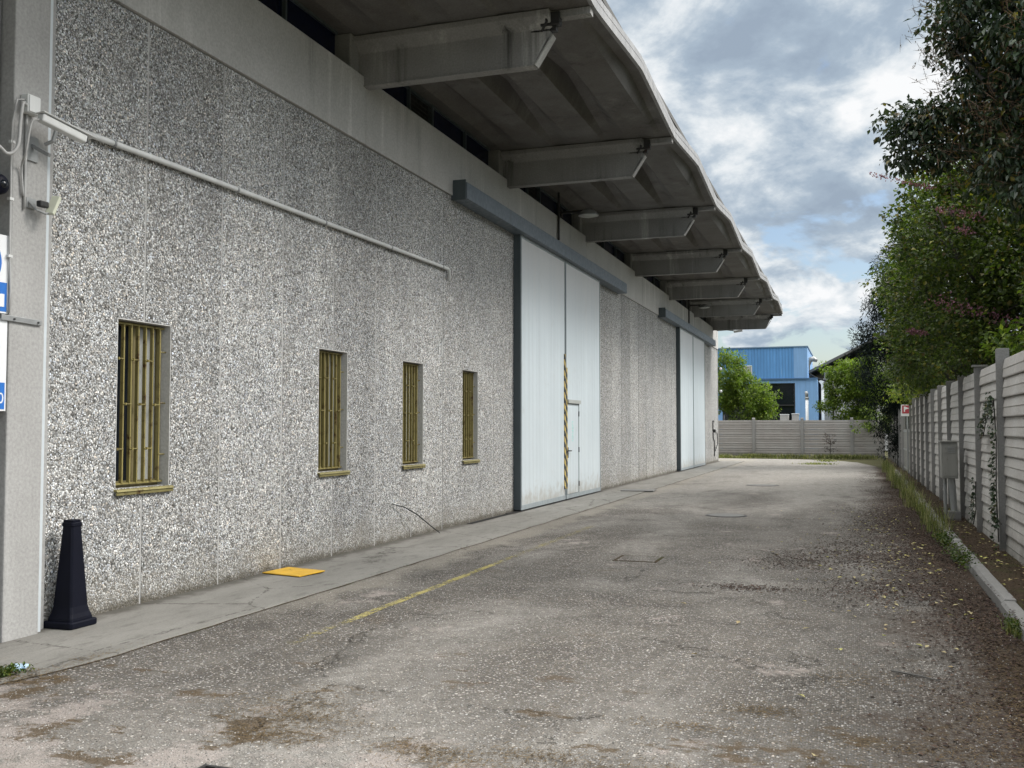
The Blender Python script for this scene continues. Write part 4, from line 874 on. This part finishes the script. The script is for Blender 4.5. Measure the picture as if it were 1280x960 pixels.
# bare sapling by the back fence
bs = empty('dry_sapling', 'dry brown sapling standing against the back fence', 'sapling', loc=(-1.18,56.5,0))
sa = MB(); rs = random.Random(9); sa.tube([(-1.18,56.5,0),(-1.16,56.5,.6),(-1.2,56.5,1.3)], [.02,.015,.006], 5); V, F = [], []
for k in range(16):
    z = rs.uniform(.3,1.25); x = -1.17; dx = rs.choice((-1,1))*rs.uniform(.15,.4); sa.tube([(x,56.5,z),(x+dx,56.45,z+.25)], [.008,.003], 4)
    for _ in range(10): leaf(V, F, Vector((x+dx*rs.random()*1.1,56.45,z+.25*rs.random())), .08, .04, rv(rs), rv(rs))
part(sa, 'stem', M['bark'], bs); from_VF('leaves', V, F, M['litter'], bs)

# stuff: grass, weeds, litter, grit
def stuff(name, V, F, mat, label, cat):
    o = from_VF(name, V, F, mat, None); tag(o, label, cat, kind='stuff'); return o
rs = random.Random(21); V, F = [], []
def blades(V, F, cx, cy, sx, sy, n, h, lean=.35, z=.0, w=.008):
    for _ in range(n):
        x = rs.gauss(cx, sx); y = rs.gauss(cy, sy); hh = h*rs.uniform(.4,1.1); a = rs.uniform(0,6.28); dx, dy = math.cos(a)*lean*hh, math.sin(a)*lean*hh
        b = len(V); px, py = -math.sin(a)*w/2, math.cos(a)*w/2
        V.extend([(x-px,y-py,z),(x+px,y+py,z),(x+dx*.4+px*.8,y+dy*.4+py*.8,z+hh*.6),(x+dx*.4-px*.8,y+dy*.4-py*.8,z+hh*.6),(x+dx,y+dy,z+hh*.95)])
        F.extend([(b,b+1,b+2,b+3),(b+3,b+2,b+4)])
for y in [16.3,16.9,17.6,18.5,19.5,20.6,21.8,23,24.2,25.5,27,28.6,30,32,34,36,38,40,42,44,46,48]:
    blades(V, F, 1.32+(y-16)*.004, y, .06, .25, 45, .22 if y < 19 else .28, .55, 0)
for k in range(24): blades(V, F, rs.uniform(1.08,1.36), 16.5+30*rs.random()**1.3, .06, .16, 60, rs.uniform(.3,.6), .3, 0)
blades(V, F, 1.22, 8.95, .03, .10, 160, .10); blades(V, F, 1.32, 13.9, .05, .5, 120, .10)
stuff('grass', V, F, M['grass'], 'tall unkempt grass growing along the kerb under the right fence', 'grass')
V, F = [], []
for _ in range(1500):
    x = rs.gauss(1.27,.08); y = rs.choice([rs.gauss(15.6,.45), rs.uniform(15,40), rs.gauss(13.6,.5)]); z = rs.uniform(.01,.12); leaf(V, F, Vector((x,y,z)), rs.uniform(.03,.06), .035, Vector((rs.uniform(-1,1),rs.uniform(-1,1),rs.uniform(0,.6))), Vector((0,0,1)))
for _ in range(500):
    x = rs.gauss(1.22,.03); y = rs.gauss(9,.12); leaf(V, F, Vector((x,y,rs.uniform(.01,.10))), .025, .015, Vector((rs.uniform(-1,1),rs.uniform(-1,1),.5)), Vector((0,0,1)))
for _ in range(420):
    leaf(V, F, Vector((rs.gauss(-5.42,.07), rs.gauss(5.22,.07), rs.uniform(.01,.05))), .035, .02, Vector((rs.uniform(-1,1),rs.uniform(-1,1),.5)), Vector((0,0,1)))
stuff('weeds', V, F, M['leafmid'], 'low green leafy weeds along the kerb and the pavement corner', 'weeds')
V, F = [], []
for _ in range(26): blades(V, F, rs.uniform(-8,1.5), 56.5, .25, .15, 110, .28, .5, 0, .03)
blades(V, F, -6.6, 56.2, .5, .2, 600, .16, .6, 0, .03); blades(V, F, -4.0, 55.6, 1.8, .1, 300, .10, .6, 0, .03); blades(V, F, -1.6, 47.5, .35, .35, 260, .10, .6, 0, .03)
blades(V, F, -1.25, 52.2, .25, .6, 220, .10, .6, 0, .03)
stuff('weeds', V, F, M['grass'], 'weeds growing along the foot of the back fence', 'weeds')
V, F = [], []
def flat(V, F, x, y, z, L, w): 
    a = rs.uniform(0,6.28); leaf(V, F, Vector((x,y,z)), L, w, Vector((math.cos(a),math.sin(a),rs.uniform(-.1,.25))), Vector((rs.uniform(-.3,.3),rs.uniform(-.3,.3),1)), .2)
# brown needle mats
mats = [(-3.0,5.05,.25,.05,420),(-2.2,4.75,.12,.06,300),(-1.55,4.85,.12,.08,260),(.95,6.6,.2,.4,900),(.3,5.6,.3,.1,500),(-.9,5.6,.2,.05,260),(-3.15,5.25,.22,.18,900),(-3.0,4.75,.20,.12,800),(-.52,6.05,.13,.06,420),(-1.95,4.65,.18,.10,500),(.6,4.9,.5,.25,1800),(.9,5.8,.35,.5,1800),(-1.0,4.75,.35,.12,900),(1.05,7.6,.13,.9,1500),(.0,7.0,.2,.15,260),(-5.25,5.25,.16,.12,500),(-5.4,5.1,.15,.1,500),(-5.17,5.8,.05,.25,260)]
for mx, my, sx, sy, n in mats:
    for _ in range(n):
        x, y = rs.gauss(mx,sx), rs.gauss(my,sy)
        if x > 1.22: continue
        flat(V, F, x, y, .006 + (.012 if x < -5.15 else 0), rs.uniform(.02,.055), .004)
stuff('needle_litter', V, F, M['drygrass'], 'mats of brown dry needles and moss on the foreground asphalt', 'litter')
V, F = [], []
k = 0
while k < 26000:
    y = 4.2+35*rs.random()**1.35; x = 1.25-abs(rs.gauss(0,.45)) if rs.random() < .72 else rs.uniform(1.38,1.8)
    if rs.random() > .75 + .9*noise.noise(Vector((x*1.2+3, y*.5, 0))) - (.35 if x < .8 and y < 9 else 0) - (.25 if y < 6.5 else 0) - (.3 if y > 25 and x < 1 else 0): continue
    flat(V, F, x, y, .006 if x < 1.24 else .115, rs.uniform(.015,.045), rs.uniform(.01,.025)); k += 1
for cx, cy, sx, sy, n in ((-.75,12.9,.3,.45,700),(-1.0,10.6,.28,.12,420),(.2,13.6,.5,1.0,3200),(.5,18.5,.35,2.2,4200),(.4,10.8,.4,.5,1300)):
    for _ in range(n): flat(V, F, min(1.2, rs.gauss(cx,sx)), rs.gauss(cy,sy), .006, rs.uniform(.015,.04), .02)
stuff('leaf_litter', V, F, M['litter'], 'dark brown decayed leaf litter spread from the kerb over the asphalt', 'litter')
V, F = [], []
for _ in range(420):
    y = rs.triangular(7,24,12.5); x = min(1.75, 1.0-abs(rs.gauss(0,.75))) if rs.random() < .72 else rs.uniform(1.4,1.75); flat(V, F, x, y, .012 if x < 1.24 else .12, rs.uniform(.035,.065), rs.uniform(.022,.034))
for x, y in ((-.95,8.6),(-1.1,7.35),(-1.5,9.4),(-.2,5.3),(.55,5.15),(.75,5.3),(1.0,6.7),(-.3,6.4)): flat(V, F, x, y, .012, .065, .04)
stuff('fallen_leaves', V, F, M['paleleaf'], 'scattered pale yellow fallen leaves on the right side of the yard', 'leaves')
# loose stone chips
V, F = [], []
for _ in range(15000):
    y = 4.1 + 9*rs.random()**1.7; x = rs.uniform(-5.1,1.2); s = rs.uniform(.003,.0085); b = len(V); a = rs.uniform(0,6.28); ca, sa_ = math.cos(a)*s, math.sin(a)*s; t = rs.uniform(.5,.9)
    V.extend([(x+ca,y+sa_,.0),(x-sa_*t,y+ca*t,.0),(x-ca,y-sa_,.0),(x+sa_*t,y-ca*t,.0),(x+rs.uniform(-.3,.3)*s,y+rs.uniform(-.3,.3)*s,s*.8)])
    F.extend([(b,b+1,b+4),(b+1,b+2,b+4),(b+2,b+3,b+4),(b+3,b,b+4)])
stuff('gravel', V, F, M['grit'], 'loose stone chips lying over the foreground asphalt', 'gravel')

# ------------------------------------------------------------------ camera
cd = bpy.data.cameras.new('camera'); co = bpy.data.objects.new('camera', cd); COL.objects.link(co); scene.camera = co
co.location = (0,0,1.665); co.rotation_euler = (R(90+2.55), 0, R(19.014)); cd.sensor_width = 36; cd.lens = 34.73; cd.clip_end = 2000; cd.clip_start = .05

# ------------------------------------------------------------------ light
EL, AZ = 44, 66      # sun high over the right hand trees, AZ clockwise from +Y
sd = Vector((math.cos(R(EL))*math.sin(R(AZ)), math.cos(R(EL))*math.cos(R(AZ)), math.sin(R(EL))))
sun = bpy.data.lights.new('sun', 'SUN'); sun.energy = 2.2; sun.angle = R(16); sun.color = (1,.95,.89)
so = bpy.data.objects.new('sun', sun); COL.objects.link(so); so.rotation_euler = sd.to_track_quat('Z', 'Y').to_euler(); so.location = (0,0,30)
w = bpy.data.worlds.new('World'); scene.world = w; w.use_nodes = True; T = w.node_tree; T.nodes.clear(); L = T.links
def N_(t): return T.nodes.new(t)
out = N_('ShaderNodeOutputWorld'); bg = N_('ShaderNodeBackground'); bg2 = N_('ShaderNodeBackground'); mixs = N_('ShaderNodeMixShader')
sky = N_('ShaderNodeTexSky'); sky.sky_type = 'NISHITA'; sky.sun_disc = False; sky.sun_elevation = R(EL); sky.sun_rotation = R(AZ); sky.dust_density = 1.5
L.new(sky.outputs[0], bg.inputs[0]); bg.inputs[1].default_value = .15
tc = N_('ShaderNodeTexCoord'); sp_ = N_('ShaderNodeSeparateXYZ'); L.new(tc.outputs['Generated'], sp_.inputs[0])
def mth(op, a, b=0, c=None, clamp=False):
    m = N_('ShaderNodeMath'); m.operation = op; m.use_clamp = clamp
    for s, v in zip(m.inputs, (a,b,c)):
        if v is None: continue
        if hasattr(v, 'is_linked'): L.new(v, s)
        else: s.default_value = v
    return m.outputs[0]
den = mth('ADD', mth('MAXIMUM', sp_.outputs[2], 0), .42)
cv = N_('ShaderNodeCombineXYZ'); L.new(mth('DIVIDE', sp_.outputs[0], den), cv.inputs[0]); L.new(mth('DIVIDE', sp_.outputs[1], den), cv.inputs[1])
def wn(scale, detail, rough, off, dist=0):
    mp = N_('ShaderNodeMapping'); mp.inputs['Location'].default_value = off; mp.inputs['Rotation'].default_value = (0,0,.5); L.new(cv.outputs[0], mp.inputs[0])
    n = N_('ShaderNodeTexNoise'); n.inputs['Scale'].default_value = scale; n.inputs['Detail'].default_value = detail; n.inputs['Roughness'].default_value = rough; n.inputs['Distortion'].default_value = dist
    L.new(mp.outputs[0], n.inputs[0]); return n.outputs['Fac']
def wr(v, a, b, c=0, d=1):
    m = N_('ShaderNodeMapRange'); m.interpolation_type = 'SMOOTHSTEP'; L.new(v, m.inputs[0])
    for i, q in enumerate((a,b,c,d)): m.inputs[i+1].default_value = q
    return m.outputs[0]
cover = wn(3.8, 9, .55, (2.3,.7,0), .3)
gap = mth('MULTIPLY', wr(sp_.outputs[2], .27, .17), wr(sp_.outputs[2], .00, .08))       # more blue low down
mask = wr(mth('SUBTRACT', cover, mth('MULTIPLY', gap, .105)), .33, .39)
shade = wn(5.2, 10, .57, (5.1,3.3,0), .35); fine = wn(9, 8, .6, (1.1,8.3,0), .2)
sh2 = mth('ADD', mth('MULTIPLY', shade, .64), mth('MULTIPLY', fine, .36))
cr_ = N_('ShaderNodeValToRGB'); e = cr_.color_ramp.elements
for _ in range(3): e.new(.5)
for q, (p, c) in zip(e, [(.39,(.30,.37,.46)),(.455,(.36,.44,.53)),(.50,(.49,.56,.63)),(.54,(.66,.71,.75)),(.60,(.86,.87,.88))]): q.position = p; q.color = (*c,1)
L.new(sh2, cr_.inputs[0]); L.new(cr_.outputs[0], bg2.inputs[0])
dt = N_('ShaderNodeVectorMath'); dt.operation = 'DOT_PRODUCT'; L.new(tc.outputs['Generated'], dt.inputs[0]); dt.inputs[1].default_value = sd
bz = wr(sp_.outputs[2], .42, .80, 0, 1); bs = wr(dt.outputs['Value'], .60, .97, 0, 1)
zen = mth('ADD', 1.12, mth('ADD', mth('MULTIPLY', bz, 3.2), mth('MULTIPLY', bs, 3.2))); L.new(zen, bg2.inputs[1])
wt = N_('ShaderNodeMixRGB'); L.new(mth('MAXIMUM', bz, bs), wt.inputs[0]); L.new(cr_.outputs[0], wt.inputs[1]); wt.inputs[2].default_value = (.68,.67,.65,1); L.new(wt.outputs[0], bg2.inputs[0])                  # cloud glow added overhead and sunward, mostly out of view, to light the yard
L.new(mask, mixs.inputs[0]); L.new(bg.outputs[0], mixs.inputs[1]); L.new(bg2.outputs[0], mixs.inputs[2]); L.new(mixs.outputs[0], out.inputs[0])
scene.view_settings.view_transform = 'Standard'; scene.view_settings.look = 'None'; scene.view_settings.exposure = 0; scene.view_settings.gamma = 1
scene.render.engine = 'CYCLES'
bpy.context.view_layer.update()
